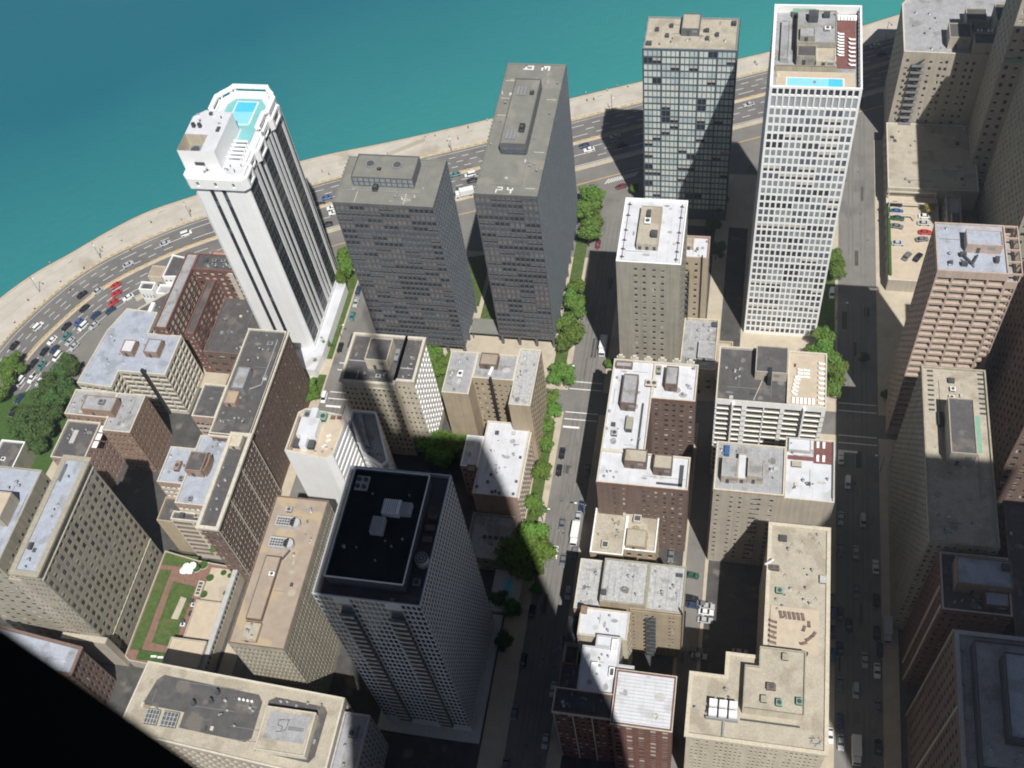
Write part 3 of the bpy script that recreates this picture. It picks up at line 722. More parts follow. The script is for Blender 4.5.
# --- white tower with black glass strips, scalloped crown and pool
b = Bld('apartment_tower', 'white tower with black vertical window strips, scalloped crown and turquoise pool deck', 'tower', -150, 231)
x0, x1, y0, y1 = -160.3, -142.2, 216.4, 252.6
fc = dict(nz=26, strip=True, d=.22, mt=1.2, mb=6, h=.72, sp='black_steel', rev='white_wall', mix=[('dark', 5), ('mid', .5)])
Lx = x1-x0; Ly = y1-y0
b.poly([(x0+1.2, y0), (x1-1.2, y0), (x1, y0+1.2), (x1, y1-1.2), (x1-1.2, y1), (x0+1.2, y1), (x0, y1-1.2), (x0, y0+1.2)], 0, 86, 'white_wall', 'white_wall', {
    0: dict(cols=[(4.3, 5.7), (8.2, 9.6)], **fc),
    2: dict(cols=[(.5, 6.4), (8.2, 9.7), (10.9, 12.7), (14, 19.2), (20.8, 22.0), (23.2, 24.6), (25.8, 31.4), (32.8, 34.0)], **fc),
    6: dict(cols=[(.5, 6.4), (8.2, 9.7), (10.9, 12.7), (14, 19.2), (20.8, 22.0), (23.2, 24.6), (25.8, 31.4), (32.8, 34.0)], **fc),
    4: dict(cols=[(4.6, 5.6), (8.0, 9.0)], **fc)}, par=.2)
# projecting bays on the long sides
def crown(g): 
    X0, X1, Y0, Y1 = x0-g, x1+g, y0-g, y1+g; n_ = 1.1
    R_ = [(X0+1.6, Y0), (X1-1.6, Y0), (X1, Y0+1.6), (X1, Y0+6.5), (X1-n_, Y0+7.6), (X1-n_, Y0+12), (X1, Y0+13.1), (X1, Y0+19), (X1-n_, Y0+20.1), (X1-n_, Y0+26), (X1, Y0+27.1), (X1, Y0+33.5), (X1-n_, Y0+34.6), (X1-n_, Y1-3), (X1-3, Y1-1),
          (X1-4, Y1+.6), (X0+4.4, Y1+.6), (X0+3.4, Y1-1), (X0+n_, Y1-3.4), (X0+n_, Y0+34.6), (X0, Y0+33.5), (X0, Y0+27.1), (X0+n_, Y0+26), (X0+n_, Y0+20.1), (X0, Y0+19), (X0, Y0+13.1), (X0+n_, Y0+12), (X0+n_, Y0+7.6), (X0, Y0+6.5), (X0, Y0+1.6)]
    return R_
cw = dict(nx=3, nz=1, w=.16, h=.45, d=.5, mt=.2, mix=[('dark', 1)])
b.poly(crown(1.1), 84.5, 88.6, 'white_wall', 'white_wall', {0: cw, 2: dict(cw, nx=1, w=.6, h=.7), 4: dict(cw, nx=1, w=.5, h=.6), 6: dict(cw, nx=1, w=.7, h=.7), 8: dict(cw, nx=1, w=.5), 10: dict(cw, nx=1, w=.7, h=.7), 12: dict(cw, nx=1)}, par=.15, pt=.7)
b.poly(inset(crown(1.1), .9), 88.62, 89.6, 'white_wall', 'roof_white', par=.95, pt=.5)
# rim beam over the crown's lake end, carried on posts, with openings below it
C = crown(1.0); IC = inset(C, 1.3); k_ = MB()
for i in range(7, 26):
    j = i+1; a, c, d_, e = C[i], C[j % len(C)], IC[j % len(C)], IC[i]
    for z0_, z1_ in ((90.9, 91.7),):
        k_.face([(*a, z1_), (*c, z1_), (*d_, z1_), (*e, z1_)], 'white_wall'); k_.face([(*a, z0_), (*c, z0_), (*c, z1_), (*a, z1_)], 'white_wall'); k_.face([(*d_, z0_), (*e, z0_), (*e, z1_), (*d_, z1_)], 'white_wall'); k_.face([(*a, z0_), (*e, z0_), (*d_, z0_), (*c, z0_)], 'white_wall')
b.part('crown_beam', k_)
for i in range(7, 26):
    x_, y_ = (C[i][0]+IC[i][0])/2, (C[i][1]+IC[i][1])/2; k_ = MB(); k_.box(x_-.4, x_+.4, y_-.4, y_+.4, 88.64, 90.9, 'white_wall'); b.part('crown_post', k_)
k_ = MB(); k_.prism([(-157.4, 237.5), (-149.2, 237.5), (-149.2, 231.5), (-144.8, 231.5), (-144.8, 247.6), (-147, 250.4), (-155.5, 250.4), (-157.4, 247.6)], 88.7, 88.95, 'deck_teal', bottom=False); b.part('pool_deck', k_)
k_ = MB(); k_.prism([(-154.6, 238.6), (-148, 238.6), (-147.3, 239.3), (-147.3, 249.2), (-154.6, 249.2)], 88.96, 89.12, 'paint_white_car', bottom=False); p_ = b.part('pool', k_)
k_ = MB(); k_.box(-154.2, -147.8, 239, 244.4, 89.13, 89.16, 'pool_pale', bottom=False); k_.box(-154.2, -147.8, 244.4, 248.8, 89.13, 89.16, 'pool_water', bottom=False); o = k_.build('pool_surface', None, (0, 0, 0)); o.parent = p_; o.location = (150, -231, 0)
for i in range(5):
    k_ = MB(); k_.box(-149, -144.4, 223+i*1.7, 223.4+i*1.7, 90.4, 90.8, 'white_wall')
    k_.box(-148.9, -148.6, 223.02+i*1.7, 223.38+i*1.7, 88.7, 90.39, 'white_wall'); k_.box(-144.8, -144.5, 223.02+i*1.7, 223.38+i*1.7, 88.7, 90.39, 'white_wall'); b.part('pergola', k_)
k_ = MB(); mz0, mz1 = 88.7, 96
MX = [(-161.6, 219.4), (-149.8, 219.4), (-149.8, 236.4), (-158.5, 237), (-161.6, 234)]; wx, wy = -154.2, 226.4
for i in range(5):
    j = (i+1) % 5; k_.face([(*MX[i], mz0), (*MX[j], mz0), (*MX[j], mz1), (*MX[i], mz1)], 'white_wall')
k_.face([(-161.6, wy, mz1), (-149.8, wy, mz1), (-149.8, 236.4, mz1), (-158.5, 237, mz1), (-161.6, 234, mz1)], 'roof_white')
k_.face([(wx, 219.4, mz1), (-149.8, 219.4, mz1), (-149.8, wy, mz1), (wx, wy, mz1)], 'roof_white')
zf = mz0+2.5
k_.face([(wx, 219.4, zf), (wx, wy, zf), (wx, wy, mz1), (wx, 219.4, mz1)][::-1], 'cream_brick'); k_.face([(-161.6, wy, zf), (wx, wy, zf), (wx, wy, mz1), (-161.6, wy, mz1)], 'cream_brick')
k_.face([(-161.5, 219.5, zf), (wx, 219.5, zf), (wx, wy, zf), (-161.5, wy, zf)], 'roof_grey'); k_.face([(-161.5, 219.45, zf), (-161.5, wy, zf), (-161.5, wy, mz1), (-161.5, 219.45, mz1)][::-1], 'cream_brick'); k_.face([(-161.5, 219.5, zf), (-161.5, 219.5, mz1), (wx, 219.5, mz1), (wx, 219.5, zf)], 'cream_brick')
k_.box(-157.5, -154.5, 219.1, 219.39, 90.6, 91.6, 'dark_grey')
b.part('plant_room', k_)
b.unit(-158, 223, zf, 3.6, 3.6, 2, 'steel_grey'); b.unit(-159.6, 229.4, mz1, .9, .9, 1.6, 'black_steel'); b.unit(-157.6, 229.4, mz1, .9, .9, 1.6, 'black_steel'); b.unit(-151.6, 228.6, mz1, 1, 2, .5, 'dark_grey', fan=False); b.unit(-156, 235, mz1, 1, 1, .8, 'dark_grey')
b.vents(-149, -144, 218.5, 221.5, 88.7, 5); b.vents(-160.5, -151, 230, 235, mz1, 5); b.vents(-160, -151, 217.5, 218.8, 88.7, 4)
k_ = MB(); k_.prism([(-159.5, 209), (-139.6, 207.5), (-138.6, 214), (-138.6, 247), (-141, 252), (-159.5, 252)], .1, 4.6, 'white_wall', 'roof_white'); b.part('podium', k_)
b.done()
# --- shaded foreground tower with gridded walls and black roof
b = Bld('apartment_tower', 'tall finely gridded foreground tower in deep shade with a black roof', 'tower', -73, 108)
fr = dict(d=.15, mt=.3, mb=5, mix=[('dark', 8), ('mid', 1)])
b.rect(-85.5, -60.3, 91.3, 124.9, 0, 87, 'lattice', 'roof_tar', par=1.3, pt=.35,
       W=F(21, 30, .78, .74, skip=[4, 5, 6, 14, 15, 16], **fr), So=F(32, 30, .76, .72, **fr), N=F(32, 30, .76, .72, **fr), E=F(21, 29, .66, .6, **fr))
cw_ = 25.2/21
for c0 in (4, 14):       # stacked balconies in two recessed-looking bays
    xa = -85.5+cw_*c0; xb = xa+cw_*3
    k_ = MB(); k_.box(xa+.1, xb-.1, 91.16, 91.29, 5, 83, 'glass_mid'); b.part('window_bay', k_)
    for i in range(27):
        z = 5.6+i*2.8; k_ = MB(); k_.box(xa, xb, 89.9, 91.15, z, z+.16, 'grey_stone'); k_.box(xa, xb, 89.9, 89.98, z+.16, z+1.1, 'pale_concrete'); b.part('balcony', k_)
b.pent(-82.3, -64.3, 94.3, 122, 85.7, 90.8, 'dark_grey', 'roof_black', bits=False, par=.4)
k_ = MB()
for a_ in ((-82.4, -64.2, 94.1, 94.35), (-82.4, -64.2, 121.95, 122.2), (-82.5, -82.25, 94.36, 121.94), (-64.35, -64.1, 94.36, 121.94)): k_.box(*a_, 90.82, 91.1, 'white_frame')
b.part('roof_rim', k_)
for x0_, x1_, y0_, y1_, k in ((-73, -68.9, 110.5, 114.2, 'white_frame'), (-68.8, -66.3, 110.9, 113.8, 'pale_concrete'), (-74.6, -71.6, 105.5, 109.5, 'pale_concrete')):
    k_ = MB(); k_.box(x0_, x1_, y0_, y1_, 90.41, 92.2, k); [k_.box(x0_+.2+i*.5, x0_+.3+i*.5, y0_+.1, y1_-.1, 92.2, 92.3, 'steel_grey') for i in range(int((x1_-x0_-.4)/.5))]; b.part('air_handler', k_)
k_ = MB(); k_.box(-81.3, -78.2, 116.5, 120.2, 90.41, 90.9, 'pale_concrete'); [k_.cyl(x, y, 90.9, 91.3, .55, 'dark_grey') for x in (-80.6, -79) for y in (117.4, 119.2)]; b.part('fan_cowl', k_)
k_ = MB(); k_.cyl(-62.3, 102.2, 85.7, 88.4, 1.55, 'pale_concrete', 16); [k_.cyl(-62.3, 102.2, 88.4+.05*i, 88.45+.05*i, 1.4-.35*i, 'steel_grey' if i % 2 else 'dark_grey', 16) for i in range(4)]; b.part('cooling_tower', k_)
for y in (107, 110, 113): k_ = MB(); k_.box(-63.5, -61.2, y, y+1.4, 85.7, 86.9, 'brown_brick'); b.part('duct_enclosure', k_)
b.unit(-62.5, 97, 85.7, 1.6, 1.6, 1.2); b.vents(-80, -66, 98, 118, 90.4, 10)
k_ = MB(); k_.box(-88, -58, 88.3, 127, .14, 1.0, 'pale_concrete'); b.part('podium', k_)
b.done()
# --- tall narrow stone block with white roof
b = Bld('apartment_block', 'plain olive grey block with four columns of small windows and a bright white roof', 'apartment building', -22.8, 225)
b.rect(-32.2, -13.4, 212.3, 238, 0, 66.5, 'grey_stone', 'roof_white', cop='white_frame', par=.6,
       W=dict(cols=[(5.2, 6.1), (7.7, 8.6), (10.6, 11.5), (13.1, 14.0)], nz=21, h=.42, d=.2, mt=1.6, mb=3, mix=SB), So=F(5, 21, .3, .42, mt=1.6, mb=3, mix=SB), N=F(6, 21, .3, .42, mt=1.6, mb=3, mix=SB))
b.pent(-26.8, -20.6, 217.6, 233, 65.9, 68.6, 'beige_stone', 'roof_gravel', bits=False)
for x in (-25.8, -23.7, -21.6): k_ = MB(); k_.box(x-.45, x+.45, 217.5, 217.59, 66.3, 67.6, 'dark_grey'); b.part('vent_opening', k_)
b.unit(-24.3, 229.5, 68.3, 1.1, 2.4, 1.2, 'dark_grey'); b.unit(-24.4, 226.5, 68.3, 1.8, 2.2, .9, 'white_frame'); b.unit(-22, 221.4, 68.3, 1.9, 2, 1.5, 'dark_grey')
for xx in (-30.7, -15): 
    k_ = MB(); k_.box(xx-.08, xx+.08, 213.5, 236.5, 66.15, 66.25, 'dark_grey'); b.part('pipe_run', k_)
    for yy in (214.5, 217.5, 221, 225, 231, 235.5): k_ = MB(); k_.box(xx-.6, xx+.6, yy-.08, yy+.08, 65.95, 66.3, 'dark_grey'); k_.cyl(xx, yy, 65.95, 66.7, .22, 'dark_grey', 8); b.part('pipe_support', k_)
b.done()
b = Bld('apartment_block', 'slim yellow brick block behind the olive grey block, with a black downpipe', 'apartment building', -10.3, 240)
b.rect(-14.8, -6.4, 237, 246.5, 0, 42, 'tan_brick', 'roof_white', cop='pink_brick', W=dict(cols=[(1.2, 2.1), (4.2, 5.1)], nz=12, h=.45, d=.2, mt=1.5, mb=2, mix=SB), So=F(3, 12, .3, .45, mt=1.5, mb=2, mix=SB))
k_ = MB(); k_.box(-8.6, -8.15, 236.6, 236.99, .2, 43.5, 'black_steel'); b.part('flue', k_)
k_ = MB(); [k_.box(-14.6, -12.2, 235.9, 236.98, 4+i*3, 4.15+i*3, 'dark_grey') for i in range(11)]; k_.box(-14.6, -14.5, 235.9, 236.98, 4, 36, 'dark_grey'); k_.box(-12.3, -12.2, 235.9, 236.98, 4, 36, 'dark_grey'); b.part('fire_escape', k_)
b.pent(-14.2, -11.5, 241, 245, 41.1, 43, 'tan_brick', 'roof_gravel'); b.vents(-11, -7, 239, 245, 41.1, 3); b.done()
b = Bld('low_building', 'low grey roofed annex between the olive grey block and white gridded tower', 'low building', -6, 228)
b.rect(-13.2, -1.6, 215.5, 236.6, 0, 12, 'cream_brick', 'roof_grey', W=F(3, 3, .4, .5, mt=1), So=F(5, 3, .4, .5, mt=1))
b.pent(-7.6, -2.2, 219.5, 226, 11.1, 13.2, 'pale_concrete', 'roof_grey'); b.unit(-3, 234.5, 11.1, 1.7, 1.7, 1.1, 'dark_grey'); b.unit(-10.5, 219, 11.1, 1.5, 1.2, 1, 'green_copper'); b.vents(-12, -3, 226, 235, 11.1, 6)
b.rect(-1.5, 3.6, 214, 230, 0, 9, 'tan_brick', 'roof_gravel'); b.done()
# --- brown brick U with white roofs
b = Bld('apartment_block', 'brown brick building with white roofs around a light court, beside the centre street', 'apartment building', -19, 175)
fb = dict(d=.1, mt=1.8, mb=3, mix=SB)
b.rect(-31.8, -19.2, 165.6, 198.2, 0, 38, 'brown_brick', 'roof_white', W=None, E=F(4, 12, .3, .45, **fb), N=F(11, 12, .3, .45, **fb), cop='trim_stone', par=.8)
b.rect(-19.2, -6.4, 184.8, 198.2, 0, 38, 'brown_brick', 'roof_white', W=dict(cols=[(1.0, 1.8), (3.9, 5.0), (6.2, 7.0), (8.4, 9.5), (11.2, 12.1)], nz=12, h=.45, **fb), So=F(4, 12, .3, .45, **fb), cop='trim_stone', par=.8, cor=(.12, .9, 'red_brick', .3))
b.rect(-31.8, -6.2, 154.8, 165.6, 0, 38, 'brown_brick', 'roof_white', W=dict(cols=[(4.6, 5.3), (7.3, 8.0), (13.0, 13.8), (14.3, 15.0), (16.4, 17.2), (18.9, 19.7), (21.2, 22.0), (23.4, 24.3)], nz=12, h=.42, **fb), So=F(4, 12, .3, .45, **fb), N=F(4, 12, .3, .45, **fb), cop='trim_stone', par=.8, cor=(.12, .9, 'red_brick', .3))
b.pent(-27.8, -23.5, 180, 190.5, 37.2, 41.4, 'brown_brick', 'roof_grey'); b.pent(-15.6, -12, 188.2, 194.8, 37.2, 41, 'brown_brick', 'roof_grey')
b.pent(-24.5, -18.2, 160.6, 164.8, 37.2, 41.2, 'brown_brick', 'roof_gravel'); b.pent(-16.2, -11, 159.2, 163.8, 37.2, 41.2, 'brown_brick', 'roof_gravel')
b.pent(-31, -26, 195, 197, 37.2, 38.6, 'brown_brick', 'roof_grey', bits=False)
b.unit(-24.6, 174.5, 37.2, 1.9, 4.2, 2.3, 'grey_stone', fan=False); b.unit(-28.6, 171.4, 37.2, 1.7, 1.7, 1.4, 'pale_concrete'); b.unit(-19.8, 190, 37.2, 3.4, 2.2, 1.2, 'cream_brick'); b.unit(-18, 195, 37.2, 1.4, 2.6, 1.6, 'grey_stone')
k_ = MB(); k_.box(-21.8, -21.2, 166.5, 183, 37.25, 37.6, 'dark_grey'); k_.box(-8.9, -7.8, 156, 163, 37.25, 37.6, 'dark_grey'); k_.box(-15, -7.9, 156.2, 156.8, 37.25, 37.6, 'dark_grey'); b.part('duct', k_)
k_ = MB()
for i in range(6):
    x = -31+i*4.2; k_.box(x, x+2.4, 198, 198.5, 37.2, 39.2, 'trim_stone'); k_.prism([(x+.6, 197.9), (x+1.8, 197.9), (x+1.8, 198.5), (x+.6, 198.5)], 39.2, 40.1, 'trim_stone')
b.part('gable_parapet', k_)
b.vents(-31, -23, 167, 196, 37.2, 9); b.vents(-11, -7.5, 186, 197, 37.2, 5); b.vents(-31, -26, 156, 163, 37.2, 5); b.done()
# --- tan flat block in front of it and the grey gravel roofs
b = Bld('apartment_block', 'low tan roofed building with a white rim, in front of the brown brick building', 'apartment building', -23, 149)
b.rect(-32.8, -23.2, 141.6, 156.2, 0, 20, 'tan_brick', 'roof_gravel', W=F(3, 5, .4, .5), N=F(5, 5, .4, .5), cop='white_wall', par=.7)
b.rect(-23.2, -14, 143.6, 156.2, 0, 20, 'tan_brick', 'roof_gravel', W=F(3, 5, .4, .5), So=F(4, 5, .4, .5), cop='white_wall', par=.7)
b.rect(-23.1, -17.8, 139.4, 146.6, 0, 22.4, 'tan_brick', 'roof_gravel', W=F(2, 5, .4, .5), cop='white_wall', par=.5) if False else b.pent(-22.6, -16.8, 144, 149.4, 19.3, 22, 'tan_brick', 'roof_gravel')
b.pent(-21.3, -19.1, 152.4, 154.6, 19.3, 21.3, 'trim_stone', 'dark_grey', bits=False); b.pent(-29.6, -27.6, 143.2, 145.4, 19.3, 20.8, 'trim_stone', 'dark_grey', bits=False); b.pent(-24.6, -21.6, 154.4, 156, 19.3, 20.9, 'trim_stone', 'dark_grey', bits=False)
b.vents(-32, -24, 147, 155, 19.3, 5); b.done()
b = Bld('apartment_block', 'tan brick building with grey speckled roofs and a fire escape on its lit wall', 'apartment building', -19, 128)
b.rect(-34, -26.9, 120.2, 135.2, 0, 28.6, 'tan_brick', 'roof_speckle', N=F(5, 8, .4, .5), W=F(2, 8, .35, .45), cop='trim_stone', par=.4)
b.rect(-26.9, -14.6, 121.5, 134.4, 0, 32.2, 'tan_brick', 'roof_speckle', W=None, N=None, cop='grey_stone', par=.4)
fb = dict(d=.1, mt=1.4, mb=2, mix=SB)
b.rect(-18.7, -4.6, 120.9, 121.49, 0, 29.9, 'tan_brick', 'roof_speckle', W=dict(cols=[(.6, 1.1), (4.0, 5.0), (5.9, 6.5), (10.4, 11.0), (11.4, 12.0)], nz=11, h=.4, **fb), par=.05)
b.rect(-14.6, -4.6, 121.5, 135.4, 0, 30, 'tan_brick', 'roof_speckle', So=F(4, 9, .35, .45, **fb), E=F(3, 9, .35, .45, **fb), cop='grey_stone', par=.4)
k_ = MB()
for i in range(10):
    z = 3+i*2.6; k_.box(-14.4, -11.6, 119.3, 120.88, z, z+.1, 'dark_grey'); k_.box(-14.4, -11.6, 119.3, 119.36, z+.1, z+1, 'dark_grey')
    k_.tube((-14.2 if i % 2 else -11.8, 119.9, z+.1), (-11.8 if i % 2 else -14.2, 119.9, z+2.6), .12, 'dark_grey', 4)
b.part('fire_escape', k_)
k_ = MB(); k_.box(-4.1, -3.7, 119.5, 119.9, 0, 36, 'black_steel'); b.part('flue', k_)
b.unit(-26, 124, 31.8, 1.4, 1.4, 1, 'dark_grey'); b.unit(-6.4, 132.6, 29.6, 1.8, 1, .6, 'dark_grey'); b.vents(-33, -28, 122, 134, 28.2, 5); b.vents(-13, -6, 123, 133, 29.6, 5); b.vents(-24, -16, 124, 132, 31.8, 5); b.done()
# --- white flat roofs in the near centre
b = Bld('townhouse', 'narrow house with a dark hipped slate roof facing the centre street', 'house', -33, 116)
k_ = MB(); P_ = [(-35.4, 112.6), (-31.6, 112.6), (-31.6, 120), (-35.4, 120)]; k_.prism(P_, 0, 23, 'grey_stone')
k_.face([(-35.6, 112.4, 23), (-31.4, 112.4, 23), (-33.5, 114.4, 25.5)], 'dark_grey'); k_.face([(-31.4, 112.4, 23), (-31.4, 120.1, 23), (-33.5, 118, 25.5), (-33.5, 114.4, 25.5)], 'dark_grey'); k_.face([(-35.6, 120.1, 23), (-35.6, 112.4, 23), (-33.5, 114.4, 25.5), (-33.5, 118, 25.5)], 'dark_grey'); k_.face([(-31.4, 120.1, 23), (-35.6, 120.1, 23), (-33.5, 118, 25.5)], 'dark_grey')
b.part('hipped_house', k_)
b.rect(-35.4, -31.6, 104.5, 112.5, 0, 21.5, 'grey_stone', 'roof_tar', N=F(3, 6, .4, .5)); b.done()
b = Bld('low_building', 'pale flat roofed building right beside the narrow slate roofed house', 'low building', -25, 118)
b.rect(-31.4, -18.2, 110.6, 118.6, 0, 34, 'cream_brick', 'roof_white', par=.4, So=F(3, 8, .4, .5)); b.pent(-31.2, -29.6, 116.6, 118.4, 33.6, 35, 'orange_brick', 'orange_brick', bits=False)
b.vents(-29, -20, 112, 117, 33.6, 4); b.done()
b = Bld('apartment_block', 'stepped building with a bright white notched roof and two skylights, left of the ribbed roof', 'apartment building', -24, 104)
b.rect(-29.3, -19.5, 94.7, 107.2, 0, 36, 'pale_concrete', 'roof_white', par=.3, W=F(4, 8, .4, .5)); b.rect(-26, -19.5, 107.2, 110.5, 0, 36, 'pale_concrete', 'roof_white', par=.3); b.rect(-19.5, -15.4, 101.1, 103.2, 0, 36, 'pale_concrete', 'roof_white', par=.3, W=F(1, 8, .4, .5))
b.pent(-21.8, -20.2, 106.2, 109.4, 35.7, 36.9, 'white_wall', 'roof_white', bits=False); b.pent(-26.4, -24.6, 100, 102.6, 35.7, 36.9, 'white_wall', 'roof_white', bits=False); b.pent(-21.6, -20.2, 99.4, 101.8, 35.7, 37, 'white_wall', 'dark_grey', bits=False); b.vents(-28, -21, 96, 106, 35.7, 5); b.done()
b = Bld('apartment_block', 'red brick building with pale window columns and a dark roof at the bottom centre', 'apartment building', -26, 95)
b.rect(-34.3, -19.6, 88.6, 94.6, 0, 37, 'red_brick', 'roof_tar', N=F(4, 11, .4, .5, mix=SB), W=F(9, 11, .5, .56, mt=1.2, mb=2, d=.2, mix=[('sill', 5), ('blind', 3), ('silld', 2)], pier=(.3, .12, 'trim_stone', 3)), cor=(.3, .7, 'trim_stone', 0), par=.6)
b.rect(-34.3, -29.4, 94.6, 103, 0, 33, 'red_brick', 'roof_tar', N=F(4, 10, .4, .5, mix=SB), par=.6); b.vents(-33, -21, 90, 94, 36.4, 6)
b.done()
b = Bld('apartment_block', 'red brick building with a ribbed pale sheet roof, right of the notched white roof', 'apartment building', -12, 93)
b.rect(-19.5, -4.6, 87.2, 101, 0, 38, 'red_brick', 'roof_white', par=.25, So=F(4, 11, .35, .5, mix=SB), W=F(5, 11, .5, .56, mt=1.2, mb=2, d=.2, mix=[('sill', 5), ('blind', 3), ('silld', 2)]), cor=(.2, .5, 'trim_stone', 0))
k_ = MB(); [k_.box(-19, -5.1, 88+i*.9, 88.12+i*.9, 37.76, 37.84, 'pale_concrete') for i in range(14)]; b.part('roof_rib', k_); b.done()
# --- balcony building
b = Bld('apartment_block', 'balconied building, roof half dark and half tan terrace with white furniture', 'apartment building', 14.6, 191)
zb = 43; fa = dict(d=.7, mt=2.2, mb=3, sp='olive_stone', rev='white_wall', mix=[('balc', 3), ('balcdark', 1.5)])
b.rect(-.6, 30.3, 182.8, 202.2, 0, zb, 'white_frame', 'roof_tar', cop='trim_stone', par=.9,
       W=dict(cols=[(.5, 4.1), (4.6, 7.6), (9.0, 13.6), (14, 18.4), (19.6, 24), (24.6, 29.8)], nz=14, h=.84, **fa), So=F(5, 13, .6, .5, d=.4, mt=2, mb=3), N=F(5, 13, .6, .5, d=.4, mt=2, mb=3), E=F(8, 13, .6, .6, d=.5, mt=2, mb=3))
k_ = MB(); k_.box(19.8, 29.8, 183.4, 201.7, zb-.88, zb-.6, 'deck_tan'); b.part('terrace', k_)
k_ = MB(); k_.box(19.3, 19.75, 183.3, 201.7, zb-.88, zb+.3, 'trim_stone'); b.part('terrace_wall', k_)
b.pent(10, 19, 191.5, 201, zb-.9, zb+3.1, 'beige_stone', 'roof_tar'); k_ = MB(); k_.box(13.6, 14.7, 189.6, 193.2, zb-.88, zb+3.3, 'black_steel'); b.part('air_handler', k_)
k_ = MB(); k_.tube((10.1, 184, zb-.7), (12.2, 190.8, zb-.3), .12, 'trim_stone'); b.part('pipe_run', k_); b.vents(1, 9, 185, 200, zb-.9, 7)
for i in range(2): k_ = MB(); x = (4.2, 24.15)[i]; k_.box(x-.1, x+.4, 181.5, 182.79, 3, zb-.4, 'white_wall'); b.part('party_fin', k_)
b.done()
# --- tan facade building and its white roofed neighbour
b = Bld('apartment_block', 'pale tan brick building with a big sunlit wall of small windows above the alley', 'apartment building', 10.5, 160)
fb = dict(d=.1, mt=2, mb=3, mix=SB)
b.rect(.8, 19.6, 152.8, 168.4, 0, 43.5, 'beige_stone', 'roof_grey', cop='trim_stone', cor=(.15, .25, 'orange_brick', .2), par=.8,
       W=dict(cols=[(.9, 1.7), (4.6, 5.4), (7.0, 7.8), (10.2, 11.0), (11.1, 12.0), (12.1, 12.9), (15.2, 16.2)], nz=14, h=.42, **fb), N=F(5, 14, .3, .42, **fb))
b.pent(2.6, 6.8, 155.6, 161.6, 42.7, 46.2, 'beige_stone', 'roof_grey'); b.pent(9.5, 13.8, 156.2, 162, 42.7, 46.6, 'beige_stone', 'roof_grey'); b.pent(6.9, 9.4, 156, 164, 42.7, 45, 'beige_stone', 'roof_white')
k_ = MB(); k_.box(3, 4.4, 164, 167, 42.7, 44, 'paint_blue'); b.part('water_tank', k_); b.vents(13, 19, 154, 167, 42.7, 5); b.vents(1.5, 8, 162, 167, 42.7, 5); b.done()
b = Bld('apartment_block', 'building with a white roof and a dark red corner roof deck', 'apartment building', 25.6, 163)
b.rect(18.4, 32.8, 156.2, 173.2, 0, 41, 'beige_stone', 'roof_white', W=None, So=F(6, 13, .35, .45, mix=SB), cop='trim_stone', par=.6, N=None) if False else None
b.rect(19.7, 33, 153.6, 173.4, 0, 41, 'beige_stone', 'roof_white', So=F(7, 13, .35, .45, mix=SB), cop='trim_stone', par=.6)
k_ = MB(); k_.box(27.4, 32.4, 165.8, 172.9, 40.4, 40.7, 'deck_red'); k_.box(20.4, 27.4, 166.4, 167.6, 40.4, 40.7, 'deck_red'); b.part('roof_deck', k_)
k_ = MB(); k_.box(32.4, 32.7, 155, 172.9, 40.4, 41.2, 'bronze_sky_tint'); b.part('screen_wall', k_) 
b.unit(22.8, 164.6, 40.4, 2.6, 1.6, 1, 'beige_stone', fan=False); b.unit(26.2, 158.8, 40.4, 1, .9, .8, 'dark_grey'); b.pent(20.4, 26.5, 168.6, 172.6, 40.4, 42, 'pale_concrete', 'roof_white', bits=False)
b.vents(21, 32, 155, 164, 40.4, 6); b.vents(21, 27, 168, 172, 41, 4); b.done()
# --- big brown L slab with gravel roof
b = Bld('apartment_block', 'long L shaped cream building with tan gravel roof beside the right hand street', 'apartment building', 16, 115)
fb = dict(d=.1, mt=2.4, mb=3, mix=SB); z = 40
zL = [(-1, 86.3), (31.8, 86.3), (31.8, 146), (16.6, 146), (16.6, 106.3), (11.8, 106.3), (11.8, 101.5), (7.5, 101.5), (7.5, 96), (6, 96), (6, 101.5), (-1, 101.5)]
zL = [(-1, 86.3), (31.8, 86.3), (31.8, 146), (16.6, 146), (16.6, 108), (7.6, 108), (7.6, 101.8), (-1, 101.8)]
b.poly(zL, 0, z, 'cream_brick', 'roof_gravel', {0: dict(cols=[(1.2+i*1.18, 1.2+i*1.18+.62) for i in range(26) if i not in (4, 11, 18)], nz=13, h=.44, **fb), 1: F(30, 13, .4, .45, **fb), 3: F(16, 13, .35, .45, **fb), 5: F(5, 13, .35, .45, **fb), 7: F(8, 13, .4, .45, **fb), 2: F(6, 13, .4, .45, **fb)}, par=.5, pt=.5, cop='cream_brick', cor=(.5, .7, 'cream_brick', 0))
# raised section with its own rim
k_ = MB(); RS = [(11.8, 93.4), (26.4, 93.4), (26.4, 109.8), (15.2, 109.8), (15.2, 104.6), (11.8, 104.6)]; RI = inset(RS, .35)
for i in range(6):
    j = (i+1) % 6; k_.face([(*RS[i], 39.5), (*RS[j], 39.5), (*RS[j], 43), (*RS[i], 43)], 'cream_brick'); k_.face([(*RS[i], 43), (*RS[j], 43), (*RI[j], 43), (*RI[i], 43)], 'olive_stone'); k_.face([(*RI[j], 42.4), (*RI[i], 42.4), (*RI[i], 43), (*RI[j], 43)], 'olive_stone')
k_.face([(*p, 42.4) for p in RI], 'roof_gravel'); b.part('raised_roof', k_)
for (x, y, c) in ((18.3, 99.6, 'brown_brick'), (16.7, 96.3, 'olive_stone'), (20.3, 95.9, 'green_copper'), (25, 96.8, 'green_copper'), (21.4, 107.6, 'olive_stone')):
    b.unit(x, y, 42.4, 1.5 if c != 'brown_brick' else 2.2, 1.6, 1.2, c, fan=(c != 'olive_stone'))
